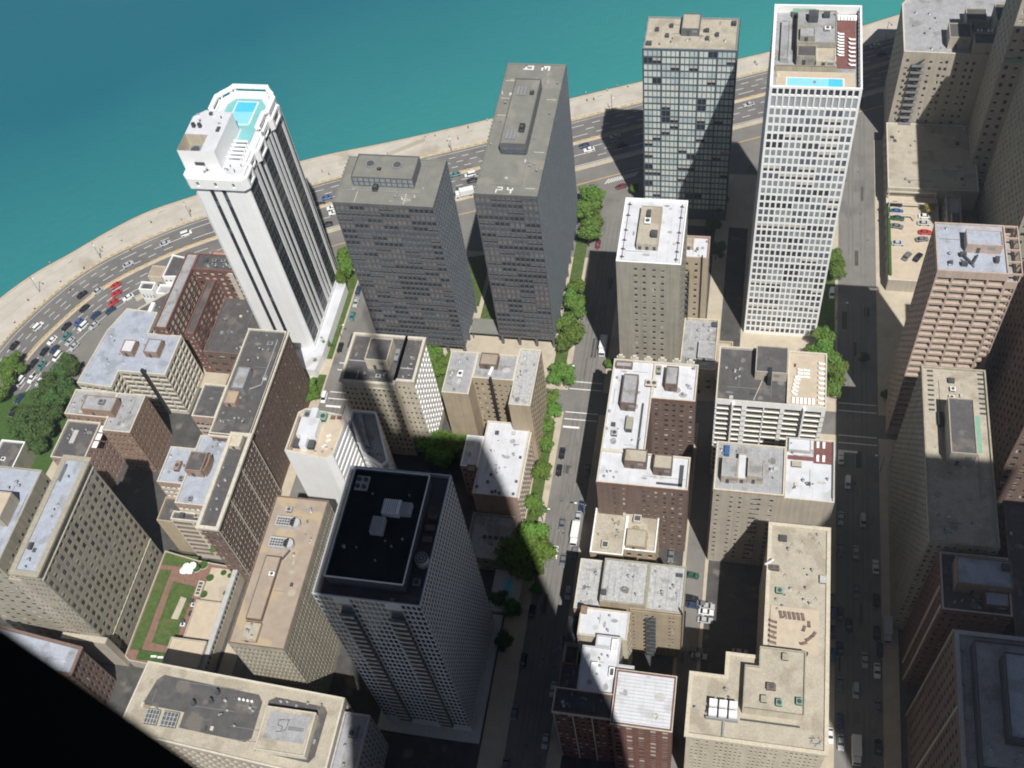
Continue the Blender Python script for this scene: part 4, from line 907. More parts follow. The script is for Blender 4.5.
k_ = MB(); k_.box(17.6, 29.6, 110.4, 122.5, 39.55, 39.8, 'deck_tan'); b.part('terrace', k_)
k_ = MB(); k_.box(16.9, 27, 110, 110.35, 39.5, 41.4, 'black_steel'); b.part('screen_wall', k_)
k_ = MB(); [k_.box(x, x+1.9, y, y+1.6, 40.4, 42.2, 'white_wall') for x in (3.9, 6.3, 8.7) for y in (93.6, 91.3)]; k_.box(3.2, 11, 90.8, 91.1, 39.5, 41, 'steel_grey'); b.part('cooling_tower', k_)
k_ = MB(); k_.box(11.6, 25.6, 91.6, 91.9, 39.7, 40, 'dark_grey'); k_.box(7.4, 7.9, 86.9, 91, 39.6, 40.2, 'steel_grey'); b.part('duct', k_)
k_ = MB()
for i in range(14):
    a = i*.9; k_.tube((29.5+1.6*math.cos(a), 88.8+1.2*math.sin(a), 39.7), (29.5+1.6*math.cos(a+2), 88.8+1.2*math.sin(a+2), 39.9+(i % 3)*.3), .05, 'pale_concrete', 4)
b.part('roof_antenna', k_)
b.unit(20, 141.8, 39.5, 2, 1.7, 1, 'dark_grey'); b.unit(19.6, 126.5, 39.5, 1.8, 1.4, 1.2, 'green_copper'); b.unit(18, 132.8, 39.5, 2.6, 1.2, 1.4, 'brown_brick'); b.unit(30.4, 131, 39.5, 1.6, 2, 1, 'pale_concrete', fan=False)
k_ = MB(); k_.tube((15.8, 134, 39.5), (17.6, 134.5, 41.6), .35, 'white_wall'); b.part('flue', k_)
b.vents(18, 30, 112, 145, 39.5, 16); b.vents(0, 10, 88, 99, 39.5, 8)
for i in range(12):
    x, y = random.uniform(18, 30), random.uniform(124, 144); k_ = MB(); k_.tube((x, y, 39.55), (x+.5, y+1, 39.6), .05, 'dark_grey', 4); k_.tube((x+.9, y, 39.55), (x+.5, y+1, 39.6), .05, 'dark_grey', 4); b.part('cable_run', k_)
b.done()
# --- right side of the right hand street
b = Bld('apartment_tower', 'slim pink concrete tower with balconies and open roof frames, by the parking deck', 'tower', 63, 212)
fa = dict(d=1.1, mt=2.4, mb=4, rev='pink_concrete', mix=[('balcdark', 3), ('dark', 1)])
b.rect(53.8, 71.6, 204, 221.3, 0, 80, 'pink_concrete', 'roof_blue', par=.5, cop='pink_concrete', W=dict(cols=[(.3, 4.1), (4.6, 8.5), (9, 12.9), (13.4, 17.4)], nz=26, h=.72, **fa), N=F(8, 26, .6, .55, d=.8, mt=2, mb=4), So=F(5, 26, .5, .5, d=.6, mt=2, mb=4), E=F(5, 26, .5, .5, mt=2, mb=4))
b.rect(71.6, 74.4, 204, 221.3, 0, 77, 'pink_concrete', 'roof_grey', W=dict(cols=[(.3, 2.5)], nz=26, h=.72, **fa), So=F(4, 26, .8, .6, d=1, mt=2, mb=4))
for i in range(5):
    y = 204.2+i*4.2; k_ = MB(); k_.box(71.7, 74.7, y, y+.35, 79.3, 79.9, 'pink_concrete'); k_.box(74.3, 74.7, y, y+.35, 77, 79.29, 'pink_concrete'); b.part('roof_frame', k_)
k_ = MB(); k_.box(74.72, 75, 204.1, 221.4, 79.2, 79.9, 'pink_concrete'); b.part('roof_frame', k_)
b.pent(61, 70, 211.2, 216.6, 79.5, 82.8, 'pink_concrete', 'roof_blue')
b.unit(60.4, 209.8, 79.5, 1.6, 1, 1.4, 'dark_grey'); b.unit(60.6, 206.6, 79.5, 1.6, 1, 1.4, 'dark_grey'); b.unit(68.8, 208.6, 79.5, 1, 1.6, 1.4, 'dark_grey'); b.unit(57.2, 206.8, 79.5, 1, .9, 1.1, 'dark_grey')
k_ = MB(); k_.tube((60.8, 209.2, 80.3), (62.6, 206.6, 80.3), .3, 'dark_grey'); k_.tube((64, 209.8, 80.3), (62.6, 206.6, 80.3), .3, 'dark_grey'); b.part('duct', k_); b.vents(55, 70, 205, 220, 79.5, 7); b.done()
b = Bld('apartment_tower', 'long dark slab whose cream roof is half in sun, right of the right hand street', 'tower', 62, 165)
b.poly([(54, 137.5), (70.6, 137.5), (70.6, 191.3), (54, 191.3)], 0, 55, 'grey_stone', 'roof_gravel', {3: F(30, 18, .45, .5, mt=1.5, mb=4), 0: F(9, 18, .45, .5, mt=1.5, mb=4), 1: F(30, 18, .45, .5, mt=1.5, mb=4), 2: F(9, 18, .45, .5, mt=1.5)}, par=.7, cop='olive_stone')
b.pent(59.2, 65.6, 160.5, 177.6, 54.3, 60.3, 'beige_stone', 'roof_tar')
k_ = MB(); k_.box(66, 68.3, 165, 176.4, 54.32, 54.45, 'green_copper'); b.part('court_paint', k_)
for i in range(9):
    for xx in (55.6, 68.6): k_ = MB(); y = 177+i*1.6; k_.box(xx, xx+1.4, y, y+.3, 54.32, 54.8, 'dark_grey'); b.part('roof_vent', k_)
b.unit(61.6, 187, 54.3, 1.6, 1.4, 1, 'dark_grey'); b.unit(61.8, 184, 54.3, 1.3, 1.2, 1.1, 'white_frame'); b.unit(61.8, 179.4, 54.3, 1.4, 1.2, 1, 'dark_grey'); b.unit(61.4, 181.4, 54.3, 1.2, 1.2, .9, 'white_frame'); b.vents(55.5, 69, 140, 158, 54.3, 9)
k_ = MB(); k_.box(57.6, 58.8, 172, 176, 54.3, 55.6, 'black_steel'); b.part('duct', k_); b.done()
b = Bld('apartment_tower', 'shaded brick tower with a pale blue penthouse roof, below the long slab', 'tower', 65, 128)
b.rect(57, 73, 121, 136.5, 0, 52, 'red_brick', 'roof_tar', W=F(7, 16, .4, .45, mix=SB), N=F(8, 16, .4, .45, mix=SB), So=F(8, 16, .4, .45, mix=SB), cop='trim_stone')
b.pent(59.8, 72.4, 126.2, 133.4, 51.1, 56.5, 'orange_brick', 'roof_blue'); b.pent(66.5, 72, 122.4, 126.1, 51.1, 54, 'red_brick', 'roof_blue'); b.unit(71, 131.4, 56.1, 1.8, 1.8, 1, 'dark_grey'); b.vents(58, 66, 122, 125, 51.1, 4)
k_ = MB(); k_.box(56.7, 56.98, 122, 122.6, 1, 51, 'trim_stone'); k_.box(56.7, 56.98, 127, 127.6, 1, 51, 'trim_stone'); b.part('stone_band', k_); b.done()
b = Bld('apartment_tower', 'large dark tower with a stepped grey blue roof filling the shaded lower right corner', 'tower', 75, 94)
b.rect(57.6, 92, 76, 112.5, 0, 60, 'brown_brick', 'roof_grey', W=F(12, 18, .4, .5, pier=(.5, .3, 'trim_stone', 3), mt=2, mb=4), N=F(12, 18, .4, .5, pier=(.4, .3, 'trim_stone', 6), mt=2, mb=4), cop='pale_concrete', pt=1, par=.8)
b.pent(61, 88, 80.5, 109, 59.2, 63.4, 'dark_grey', 'roof_grey', bits=False); b.pent(66, 84, 86, 105, 63, 68, 'dark_grey', 'roof_blue', bits=False)
for y in (84, 92, 100, 108): k_ = MB(); k_.cyl(59.3, y, 59.2, 60.4, .5, 'steel_grey'); b.part('roof_vent', k_)
b.vents(62, 86, 81, 85, 63, 6); b.done()
# --- large stone hotel top right
b = Bld('hotel', 'large beige stone hotel with an angled grey roof corner at the top right', 'hotel', 70, 352)
fb = dict(d=.1, mt=2.4, mb=9, mix=SB)
b.poly([(55.5, 340.6), (85, 339.6), (94, 339.6), (94, 385), (66, 385), (55.5, 368)], 0, 42, 'beige_stone', 'roof_grey', {0: dict(cols=[(1.4, 2.4), (9.4, 10.4), (13, 14), (14.8, 15.8), (18.4, 19.4), (21.8, 22.8), (24, 25)], nz=10, h=.44, **fb), 1: F(3, 10, .35, .44, **fb), 5: F(8, 10, .35, .45, **fb)}, par=1.2, pt=.5, cop='trim_stone')
k_ = MB()
for i in range(10):   # fire stair on the front
    z = 9.6+i*3.0; k_.box(59, 63.4, 338.6, 340.3, z, z+.16, 'dark_grey'); k_.box(59, 63.4, 338.6, 338.7, z+.16, z+1.1, 'steel_grey'); k_.tube((59.4 if i % 2 else 63, 339.4, z), (63 if i % 2 else 59.4, 339.4, z+3.0), .3, 'dark_grey', 4)
b.part('fire_escape', k_)
b.pent(70.5, 78, 344, 352, 40.8, 46, 'beige_stone', 'roof_tar'); b.pent(78.5, 94, 340, 346, 40.8, 46.6, 'beige_stone', 'roof_tar'); b.pent(85.5, 94, 348, 358, 40.8, 50, 'beige_stone', 'roof_tar'); b.pent(77, 84, 355, 362, 40.8, 45, 'beige_stone', 'roof_tar')
for x in (80.5, 84, 88.4): b.unit(x, 347, 46, 1.6, 1.2, 1, 'white_frame')
k_ = MB(); [k_.tube((87+i*1.3, 350, 50), (90+i*1.3, 356, 50.3), .12, 'white_frame', 4) for i in range(3)]; b.part('roof_antenna', k_); b.vents(58, 69, 343, 366, 40.8, 9); b.done()
b = Bld('parking_deck', 'low beige podium with a rooftop parking deck in front of the stone hotel', 'parking garage', 64, 300)
b.rect(54.6, 86, 304.6, 339.2, 0, 10, 'beige_stone', 'roof_gravel', N=F(8, 2, .5, .5), par=.5, cop='trim_stone')
b.rect(54.6, 72.5, 264, 304.3, 0, 6, 'beige_stone', 'deck_tan', par=.25, cop='trim_stone', N=F(8, 1, .6, .5))
for x, y, l_ in ((55, 303, 16.5), (55, 297.6, 16.5), (55, 292.2, 9)):
    k_ = MB(); k_.box(x, x+l_, y, y+.35, 9.2, 9.6, 'trim_stone'); k_.box(x, x+.35, y, y+.35, 5.9, 9.2, 'trim_stone'); k_.box(x+l_-.4, x+l_-.05, y, y+.35, 5.9, 9.2, 'trim_stone'); b.part('overhead_beam', k_)
k_ = MB(); k_.box(54.75, 55.7, 266, 300, 5.8, 7.1, 'hedge_green'); b.part('planter_hedge', k_)
b.vents(56, 66, 307, 335, 9.5, 6); b.done()
b = Bld('low_building', 'small low shaded building behind the pink balcony tower', 'low building', 78, 300)
b.rect(74, 78.9, 262, 300, 0, 12, 'grey_stone', 'roof_grey', W=F(5, 3), N=F(8, 3)); b.pent(75, 78, 280, 290, 11.1, 14, 'grey_stone', 'roof_tar'); b.done()
b = Bld('apartment_tower', 'tall stone tower cut by the right edge of the view, shading the hotel', 'tower', 100, 285)
b.rect(88, 118, 258, 309, 0, 88, 'olive_stone', 'roof_grey', W=F(9, 24, .4, .45, mix=SB), N=F(20, 24, .35, .45, mix=SB), cop='green_copper')
b.rect(84, 100, 319, 338.4, 0, 82, 'beige_stone', 'roof_grey', W=F(5, 22, .4, .45, mix=SB, band=[(56, 1.2, .6, 'green_copper')]), N=F(7, 22, .35, .45, mix=SB), cop='olive_stone'); b.done()
b = Bld('apartment_tower', 'brown tower cut by the right edge of the view beside the pink balcony tower', 'tower', 90, 200)
b.rect(80, 104, 176, 222, 0, 66, 'brown_brick', 'roof_gravel', W=F(7, 19, .4, .45, mix=SB), N=F(16, 19, .4, .5, mix=SB)); b.done()
b = Bld('apartment_block', 'dim low block at the right edge between the long slab and the lower right tower', 'apartment building', 85, 140)
b.rect(76.5, 100, 116, 160, 0, 40, 'brown_brick', 'roof_tar', W=F(7, 11), N=F(14, 11)); b.done()

# --- between the left and the centre streets
b = Bld('apartment_block', 'cream brick block with a dark roof, in front of the shorter dark tower', 'apartment building', -101, 187)
fb = dict(d=.1, mt=2.8, mb=3, mix=SB)
b.rect(-113.5, -96.6, 179.5, 197.5, 0, 42, 'cream_brick', 'roof_tar', cop='trim_stone', cor=(.4, .8, 'trim_stone', 0), par=.9, W=F(11, 13, .42, .5, band=[(38.6, .4, .25, 'trim_stone'), (5, .3, .2, 'trim_stone')], **fb), N=F(8, 13, .35, .4, **fb), E=F(8, 13, .35, .4, **fb))
b.rect(-96.6, -90.8, 181.2, 197.5, 0, 42, 'cream_brick', 'roof_tar', cop='trim_stone', cor=(.4, .8, 'trim_stone', 0), par=.9, W=F(4, 13, .4, .4, **fb), So=F(8, 13, .66, .56, rev='white_wall', sp='white_wall', d=1.0, mt=2.8, mb=3, mix=[('balcdark', 1), ('balc', 1)]), E=F(4, 13, .4, .4, **fb))
b.pent(-106.3, -99.2, 185, 193.4, 41.1, 46, 'cream_brick', 'roof_tar'); b.unit(-97.8, 190, 41.1, 1.3, 4.4, 1.6, 'steel_grey'); b.unit(-102, 182, 41.1, 1.6, 1.2, 1, 'pale_concrete')
for x0_, y0_, x1_, y1_ in ((-113, 187.5, -107.5, 187.7), (-96, 186, -92, 186.2), (-109, 181, -108.8, 184)): k_ = MB(); k_.box(x0_, x1_, y0_, y1_, 41.12, 41.3, 'pale_concrete'); b.part('roof_batten', k_)
b.vents(-112, -92, 182, 184.5, 41.1, 8); b.vents(-95, -92, 186, 196, 41.1, 5); b.done()
b = Bld('apartment_block', 'tan brick block with a notched front, in front of the longer dark tower', 'apartment building', -71, 192)
z = 33; fb = dict(d=.1, mt=2, mb=2, mix=SB)
b.rect(-84, -75.4, 184, 200.2, 0, z, 'tan_brick', 'roof_grey', cop='trim_stone', par=.7, N=F(6, 11, .35, .45, **fb), E=F(3, 11, .35, .45, **fb))
b.rect(-75.4, -62.4, 190.4, 200.2, 0, z, 'tan_brick', 'roof_grey', cop='trim_stone', par=.7, W=F(7, 11, .38, .45, **fb), E=F(6, 11, .35, .45, **fb))
b.rect(-62.4, -55.6, 181.6, 203, 0, z, 'tan_brick', 'roof_speckle', cop='trim_stone', par=.7, So=F(9, 11, .4, .5, **fb), E=F(3, 11, .35, .45, **fb))
b.pent(-73.8, -68.2, 194.5, 199, z-.7, z+1.8, 'brown_brick', 'roof_brown'); b.unit(-79.5, 191.5, z-.7, 1.6, 2.4, .9, 'white_wall'); k_ = MB(); k_.box(-69.3, -68.7, 188.2, 189.2, 4, z+3, 'black_steel'); b.part('flue', k_)  # black upright put where a dark streak runs down the notch wall
k_ = MB(); k_.tube((-70.5, 192, z-.3), (-69.2, 196, z+.8), .5, 'white_wall'); b.part('duct', k_)
b.vents(-83, -77, 186, 198, z-.7, 6); b.vents(-61.5, -56.5, 183, 200, z-.7, 7); b.done()
b = Bld('apartment_block', 'long low building with a flat white roof and a blank pink end wall', 'apartment building', -64, 170)
z = 19; 
b.rect(-71, -57, 157.4, 184, 0, z, 'pink_brick', 'roof_white', cop='trim_stone', par=.5, So=F(16, 6, .5, .6, rev='trim_stone', d=.4, mt=1, mb=1, mix=SB), N=F(10, 6, .4, .5))
b.rect(-76.6, -71, 166.6, 178, 0, z, 'pink_brick', 'roof_white', cop='white_wall', par=.4, W=F(3, 6, .4, .5), N=F(4, 6, .4, .5))
k_ = MB(); k_.box(-56.99, -56.4, 157.6, 181.4, z-1.2, z-.6, 'trim_stone'); b.part('cornice', k_)
b.pent(-74.2, -71.4, 164.6, 166.8, z-.4, z+.9, 'brown_brick', 'roof_brown', bits=False)
for x, y in ((-65, 158.6), (-64, 158.9), (-62.7, 158.4), (-58.4, 158.6), (-58.2, 163), (-58.4, 171.6), (-58.6, 182.5), (-70, 160), (-67, 162), (-66.4, 164.6)): b.unit(x, y, z-.5, .7, .7, .7, 'dark_grey', fan=False)
b.vents(-70, -60, 165, 183, z-.5, 8); b.done()
b = Bld('low_building', 'low grey roofed court building in shade behind the foreground tower', 'low building', -64, 148)
b.rect(-72, -58.6, 141.5, 156.8, 0, 8, 'grey_stone', 'roof_grey', So=F(5, 2, .4, .5), W=F(5, 2)); [b.unit(-67+i*1.8, 149, 7.1, 1, 1, .7, 'dark_grey') for i in range(4)]; b.vents(-71, -60, 143, 147, 7.1, 8); b.done()
b = Bld('pool_terrace', 'pale shaded terrace with a small blue pool behind the foreground tower', 'terrace', -59, 133)
b.rect(-62.5, -53.8, 127.5, 141, 0, 2.5, 'pale_concrete', 'pale_concrete', par=.2); k_ = MB(); k_.box(-58.6, -57, 133, 138.4, 2.31, 2.4, 'pool_water', bottom=False); b.part('pool', k_); b.done()
# white wedge building with a cross-shaped plant roof, and striped neighbour
b = Bld('apartment_block', 'white building with a blank front wall and a white cross shaped plant roof', 'apartment building', -112, 155)
P_ = [(-119.9, 148.3), (-107, 146.8), (-105.3, 148.3), (-104.6, 160.4), (-106, 162), (-117.6, 163.2), (-119.6, 161.6)]
b.poly(P_, 0, 50, 'white_wall', 'deck_tan', {2: F(1, 15, .97, .5, d=.6, mt=1, mb=4, mix=[('dark', 1)], rev='white_wall'), 3: F(1, 15, .9, .5, d=.6, mt=1, mb=4, mix=[('dark', 1)], rev='white_wall')}, par=.9, pt=.5, cop='trim_stone')
k_ = MB(); k_.box(-119, -117, 150, 160.5, 49.15, 49.3, 'brown_brick'); b.part('roof_garden', k_)
k_ = MB(); k_.box(-117, -111.4, 152.6, 158.6, 49.12, 52.4, 'white_wall', 'roof_white'); k_.box(-115.4, -113.4, 149.4, 152.59, 49.12, 52.1, 'white_wall', 'roof_white'); k_.box(-114.9, -113, 158.61, 162.2, 49.12, 52.1, 'white_wall', 'roof_white'); b.part('penthouse', k_)
for x, y, c in ((-116.8, 151, 'dark_grey'), (-112.5, 151, 'dark_grey'), (-116.4, 160.6, 'steel_grey'), (-111.6, 160.6, 'green_copper')): b.unit(x, y, 49.1, 2, 2.6, 1.6, c)
for x, y, c in ((-118.6, 149.2, 'orange_brick'), (-108.9, 161, 'brown_brick'), (-107, 161.2, 'red_brick')): b.unit(x, y, 49.1, 1.3, 1, .7, c, fan=False)
for x, y in ((-108.6, 155), (-108.3, 153.4), (-109, 151.4)): k_ = MB(); k_.box(x-.7, x+.7, y-.3, y+.3, 49.12, 49.35, 'paint_white_car', rot=.6); b.part('roof_marking', k_)
b.vents(-111, -106, 148.6, 151, 49.1, 4); b.done()
b = Bld('apartment_block', 'block striped with white slabs and dark glass bands, below the cream block', 'apartment building', -98, 164)
z = 32; st = dict(d=.8, mt=.8, mb=2, sp='white_wall', rev='white_wall', mix=[('dark', 1)])
b.poly([(-104.2, 160.6), (-96.8, 156.6), (-95.2, 158.4), (-103.2, 175.4), (-111, 175.4), (-111, 164.4), (-105.6, 163.2)], 0, z, 'white_wall', 'roof_grey', {0: F(1, 10, .94, .55, **st), 1: F(1, 10, .8, .55, **st), 2: F(9, 10, .6, .55, mix=SB, d=.2), 5: F(1, 10, .94, .55, **st)}, par=1.1, pt=.5, cop='white_wall')
k_ = MB(); k_.prism([(-103.4, 163), (-101.8, 162.4), (-107.2, 173.6), (-108.8, 173.6)], z-1.09, z+.4, 'brown_brick', 'roof_grey'); b.part('penthouse', k_); b.unit(-101.6, 160.4, z-1.1, 1.6, 1.2, 1); b.vents(-100, -98, 159, 161, z-1.1, 3); b.done()
b = Bld('office_block', 'long gridded building with a brown roof carrying two pale cooling units', 'office building', -114, 116)
z = 44; fb = dict(d=.5, mt=1.8, mb=3, mix=[('dark', 1), ('mid', 2)])
b.rect(-120.6, -105, 92.6, 137, 0, z, 'olive_stone', 'roof_brown', So=F(40, 13, .5, .62, **fb), W=F(13, 13, .5, .62, **fb), N=F(40, 13, .5, .62, **fb), par=.35, cop='brown_brick', pt=.3)
b.pent(-117.6, -113.2, 99.5, 118, z-.34, z+.9, 'brown_brick', 'roof_brown', bits=False, par=.1)
b.pent(-117.4, -112.8, 93.6, 98.6, z-.34, z+1, 'tan_brick', 'roof_gravel', par=.2)
for y in (122, 128.5):
    k_ = MB(); k_.box(-117.6, -112.2, y-1.5, y+1.5, z-.3, z+1.6, 'pale_concrete')
    k_.cyl(-112.2, y, z-.3, z+1.6, 1.5, 'pale_concrete', 10)
    for i in range(7):
        for j in range(3): k_.box(-117.3+i*.75, -116.75+i*.75, y-1.2+j*.8, y-.65+j*.8, z+1.6, z+1.66, 'dark_grey')
    b.part('cooling_unit', k_)
b.unit(-115.3, 132.6, z-.3, 1.6, 1.4, 1.2, 'pale_concrete'); b.unit(-114, 112.5, z+.85, 1.5, 1.2, .9, 'white_wall'); k_ = MB(); k_.tube((-113, 117.6, z+.2), (-111.6, 120.5, z+.2), .3, 'dark_grey'); b.part('duct', k_)
b.vents(-116.5, -113.6, 94.5, 98, z+.9, 4); b.vents(-111, -106.5, 98, 134, z-.3, 7); b.done()
b = Bld('office_block', 'wide low building at the bottom left with a dark roof panel edged in tan', 'office building', -118, 80)
z = 28
b.poly([(-150.4, 70.5), (-90.8, 66), (-90.8, 87.5), (-148.8, 90.2)], 0, z, 'beige_stone', 'roof_gravel', {0: F(24, 7, .6, .6, d=.5, mt=2, mb=2), 1: F(8, 7, .6, .6, d=.5, mt=2)}, par=.35, pt=.5, cop='trim_stone')
k_ = MB(); k_.prism([(-146, 78.4), (-133.6, 77.8), (-133.6, 73.6), (-114.4, 72.4), (-113, 73.6), (-113, 83.4), (-114.6, 85.2), (-142.8, 87), (-144.4, 85.4)], z-.34, z-.26, 'roof_tar', bottom=False)
k_.prism([(-111.4, 84), (-109.6, 85.2), (-95.6, 84.4), (-94.6, 83), (-94.8, 71.4), (-96, 69.6), (-111.2, 70.6)], z-.34, z-.26, 'roof_tar', bottom=False); b.part('roof_panel', k_)
b.pent(-110.3, -96.6, 70.3, 81.8, z-.3, z+2.6, 'trim_stone', 'roof_gravel', bits=False)
k_ = MB(); k_.box(-109, -97.9, 73.4, 80.6, z+2.28, z+2.34, 'roof_grey', bottom=False); b.part('roof_patch', k_)
k_ = MB()   # a scrawl of dark lettering strokes on the pale roof patch
st_ = [(-105.9, 78.6, -104.4, 78.9), (-106, 78.6, -106, 77.3), (-106, 77.3, -104.6, 77.1), (-104.6, 77.1, -104.7, 75.7), (-104.7, 75.7, -106.1, 75.6), (-104, 78.9, -102.9, 79), (-103.4, 78.9, -103.5, 76.4), (-103.5, 76.4, -104.2, 76)]
for i in range(7): 
    x = -102.9+i*.62; st_ += [(x, 77.3, x, 76.5), (x, 76.5, x+.4, 76.5), (x+.4, 76.5, x+.4, 77.2), (x+.4, 77.2, x+.05, 77.3)]
for x0_, y0_, x1_, y1_ in st_: k_.tube((x0_, y0_, z+2.36), (x1_, y1_, z+2.36), .07 if x0_ > -102.95 else .1, 'dark_grey', 4)
b.part('painted_lettering', k_)
for i, (x0_, x1_) in enumerate(((-143.8, -140), (-139, -134.5))):
    k_ = MB(); k_.box(x0_, x1_, 73.2, 77.2, z-.3, z+.3, 'glass_mid'); [k_.box(x0_+.1+j*(x1_-x0_-.3)/4, x0_+.22+j*(x1_-x0_-.3)/4, 73.2, 77.2, z+.3, z+.36, 'trim_stone') for j in range(5)]; [k_.box(x0_, x1_, 73.5+j*1.2, 73.6+j*1.2, z+.361, z+.4, 'trim_stone') for j in range(4)]; b.part('skylight', k_)
for x, y in ((-126, 84.2), (-127, 81.6), (-131.6, 80.4)): k_ = MB(); k_.cyl(x, y, z-.3, z+1.6, .8, 'dark_grey', 10, .5); b.part('fan_cowl', k_)
for i in range(4): k_ = MB(); k_.cyl(-119.4+i*1.2, 83.2-.05*i, z-.26, z+.3, .35, 'white_wall', 8); b.part('vent_pipe', k_)
b.vents(-124, -114.5, 76, 84, z-.3, 9); b.vents(-109, -96, 82.6, 86, z-.3, 5); b.done()
b = Bld('low_building', 'narrow shaded wing with grid walls at the bottom, right of the lettered roof', 'low building', -85, 74)
b.rect(-90.6, -83.5, 62, 84.5, 0, 26, 'pale_concrete', 'roof_grey', So=F(16, 7, .5, .6, d=.4), E=F(5, 7, .5, .6), W=F(5, 7, .5, .6)); b.unit(-87, 79, 25.1, 2, 2, 1.6); b.vents(-90, -84.5, 66, 76, 25.1, 4); b.done()

# --- left of the left street
b = Bld('apartment_block', 'long brown brick block with a tar roof edged in white, touching the white tower', 'apartment building', -149, 150)
fb = dict(d=.1, mt=3, mb=3, mix=SB); z = 35
b.rect(-152.6, -139.4, 160.5, 201.4, 0, z, 'brown_brick', 'roof_tar', cop='trim_stone', cor=(.5, .8, 'trim_stone', .8), par=.7, So=F(22, 11, .36, .42, **fb), N=F(16, 11, .36, .42, **fb), W=F(7, 11, .4, .45, **fb))
b.rect(-160.4, -152.6, 166, 178.5, 0, z, 'pink_brick', 'roof_tar', cop='trim_stone', par=.7, W=F(5, 11, .6, .5, sp='trim_stone', **fb), N=F(6, 11, .4, .45, **fb))
k_ = MB(); k_.box(-140.2, -139.6, 162, 200, z-.68, z+.1, 'dark_grey'); b.part('gutter', k_)
b.pent(-149.6, -145.6, 176, 184, z-.7, z+2.8, 'steel_grey', 'roof_grey'); b.pent(-150.8, -147, 171, 175.6, z-.7, z+1.6, 'pink_brick', 'roof_brown')
b.unit(-143.5, 196, z-.7, 2, 1.4, .8, 'steel_grey'); b.vents(-151, -141, 163, 175, z-.7, 10); b.vents(-150, -142, 185, 199, z-.7, 8)
k_ = MB(); k_.tube((-141.6, 180, z-.4), (-141.6, 198, z-.4), .12, 'pale_concrete', 5); k_.tube((-141.6, 180, z-.4), (-145, 178, z-.4), .12, 'pale_concrete', 5); b.part('pipe_run', k_); b.done()
b = Bld('apartment_block', 'narrow brown brick block with a pale cornice, behind the brown roofed gridded building', 'apartment building', -143, 140)
b.rect(-144.6, -138.8, 128.6, 160.4, 0, z+1, 'brown_brick', 'roof_tar', cop='trim_stone', cor=(.7, .9, 'trim_stone', 0), par=.8, So=F(18, 11, .42, .5, rev='trim_stone', pier=(.35, .2, 'trim_stone', 6), **fb), W=F(3, 11, .4, .5, **fb))
b.pent(-144, -140.4, 155.6, 159.4, z+.2, z+2, 'cream_brick', 'cream_brick'); b.vents(-144, -140, 131, 153, z+.2, 6)
b.done()
b = Bld('apartment_block', 'brick building with pale blue stepped roofs and a small curved penthouse, behind the garden terrace', 'apartment building', -157, 150)
z = 31
b.rect(-157.2, -146, 137.6, 161.8, 0, z, 'pink_brick', 'roof_blue', cop='trim_stone', par=.6, W=F(6, 10, .7, .5, sp='trim_stone', rev='trim_stone', d=.4, mt=1.6, mb=2, mix=SB), E=F(5, 10, .4, .5))
b.rect(-166, -157.2, 144.6, 157.4, 0, z-1, 'pink_brick', 'roof_blue', cop='trim_stone', par=.6, W=F(5, 10, .7, .5, sp='trim_stone', rev='trim_stone', d=.4, mt=1.6, mb=2, mix=SB), N=F(6, 10, .4, .5), E=F(4, 10, .4, .5))
b.pent(-156.4, -151, 147.4, 154, z-.6, z+3.2, 'orange_brick', 'roof_tar'); k_ = MB()
for i in range(8):
    a0 = -1.2+i*.3; k_.box(-150.9+1.2*math.cos(a0)*.6, -150.5+1.2*math.cos(a0)*.6, 150.6+3*math.sin(a0), 151.4+3*math.sin(a0), z-.6, z+3, 'orange_brick')
b.part('curved_wall', k_)
b.unit(-161, 150.4, z-1.6, 1.6, 3.2, 1.6, 'orange_brick'); b.unit(-152.6, 139.4, z-.6, 1, 1.2, 1.2, 'steel_grey'); b.unit(-158.4, 146.4, z-1.6, 1.6, 1.4, 1.2, 'steel_grey'); b.vents(-165, -158, 147, 156, z-1.6, 5); b.vents(-156, -149, 155, 161, z-.6, 4); b.done()
b = Bld('apartment_block', 'beige wing with a grid of pale stone bands above the terrace garden', 'apartment building', -152, 132)
z = 26
b.poly([(-159.4, 134.6), (-145.6, 134.6), (-145.6, 137.5), (-159.4, 137.5)], 0, z, 'trim_stone', 'roof_tar', {0: F(2, 8, .9, .66, d=.3, sp='trim_stone', mt=1, mb=2, mix=[('brown', 1)], rev='orange_brick')}, par=.7, cop='trim_stone')
b.rect(-166.4, -159.5, 136, 144.4, 0, z-5, 'tan_brick', 'roof_tar'); b.unit(-156, 136.2, z-.7, 1.4, 1.4, 1.3, 'dark_grey'); b.unit(-150.6, 136.2, z-.7, 2.4, 1.4, 1.5, 'beige_stone'); b.done()
b = Bld('apartment_block', 'brick building with a sunken dark roof terrace and pale awnings beside the wood', 'apartment building', -196, 168)
z = 25
b.rect(-210, -194.6, 168.4, 178.4, 0, z, 'orange_brick', 'roof_grey', cop='trim_stone', par=.6, W=F(9, 8, .4, .45, mix=SB), N=F(6, 8, .4, .45, mix=SB))
b.rect(-194.6, -184.6, 163.6, 178.4, 0, z, 'orange_brick', 'roof_grey', cop='trim_stone', par=.6, So=F(8, 8, .36, .45, mix=SB), W=F(6, 8, .4, .45, mix=SB))
b.rect(-210, -198, 153.6, 168.2, 0, z-3, 'pink_brick', 'roof_tar', cop='trim_stone', par=.9, N=F(8, 8, .4, .45), So=F(8, 7, .4, .45, mix=SB), W=F(6, 7, .4, .45))
b.pent(-203, -192, 169, 174.6, z-.6, z+3.2, 'orange_brick', 'roof_grey'); b.unit(-196.4, 172, z+2.9, 2, 1.6, 1.2, 'steel_grey'); b.unit(-205.2, 162, z-3.9, 1.6, 5, .8, 'pale_concrete', fan=False)
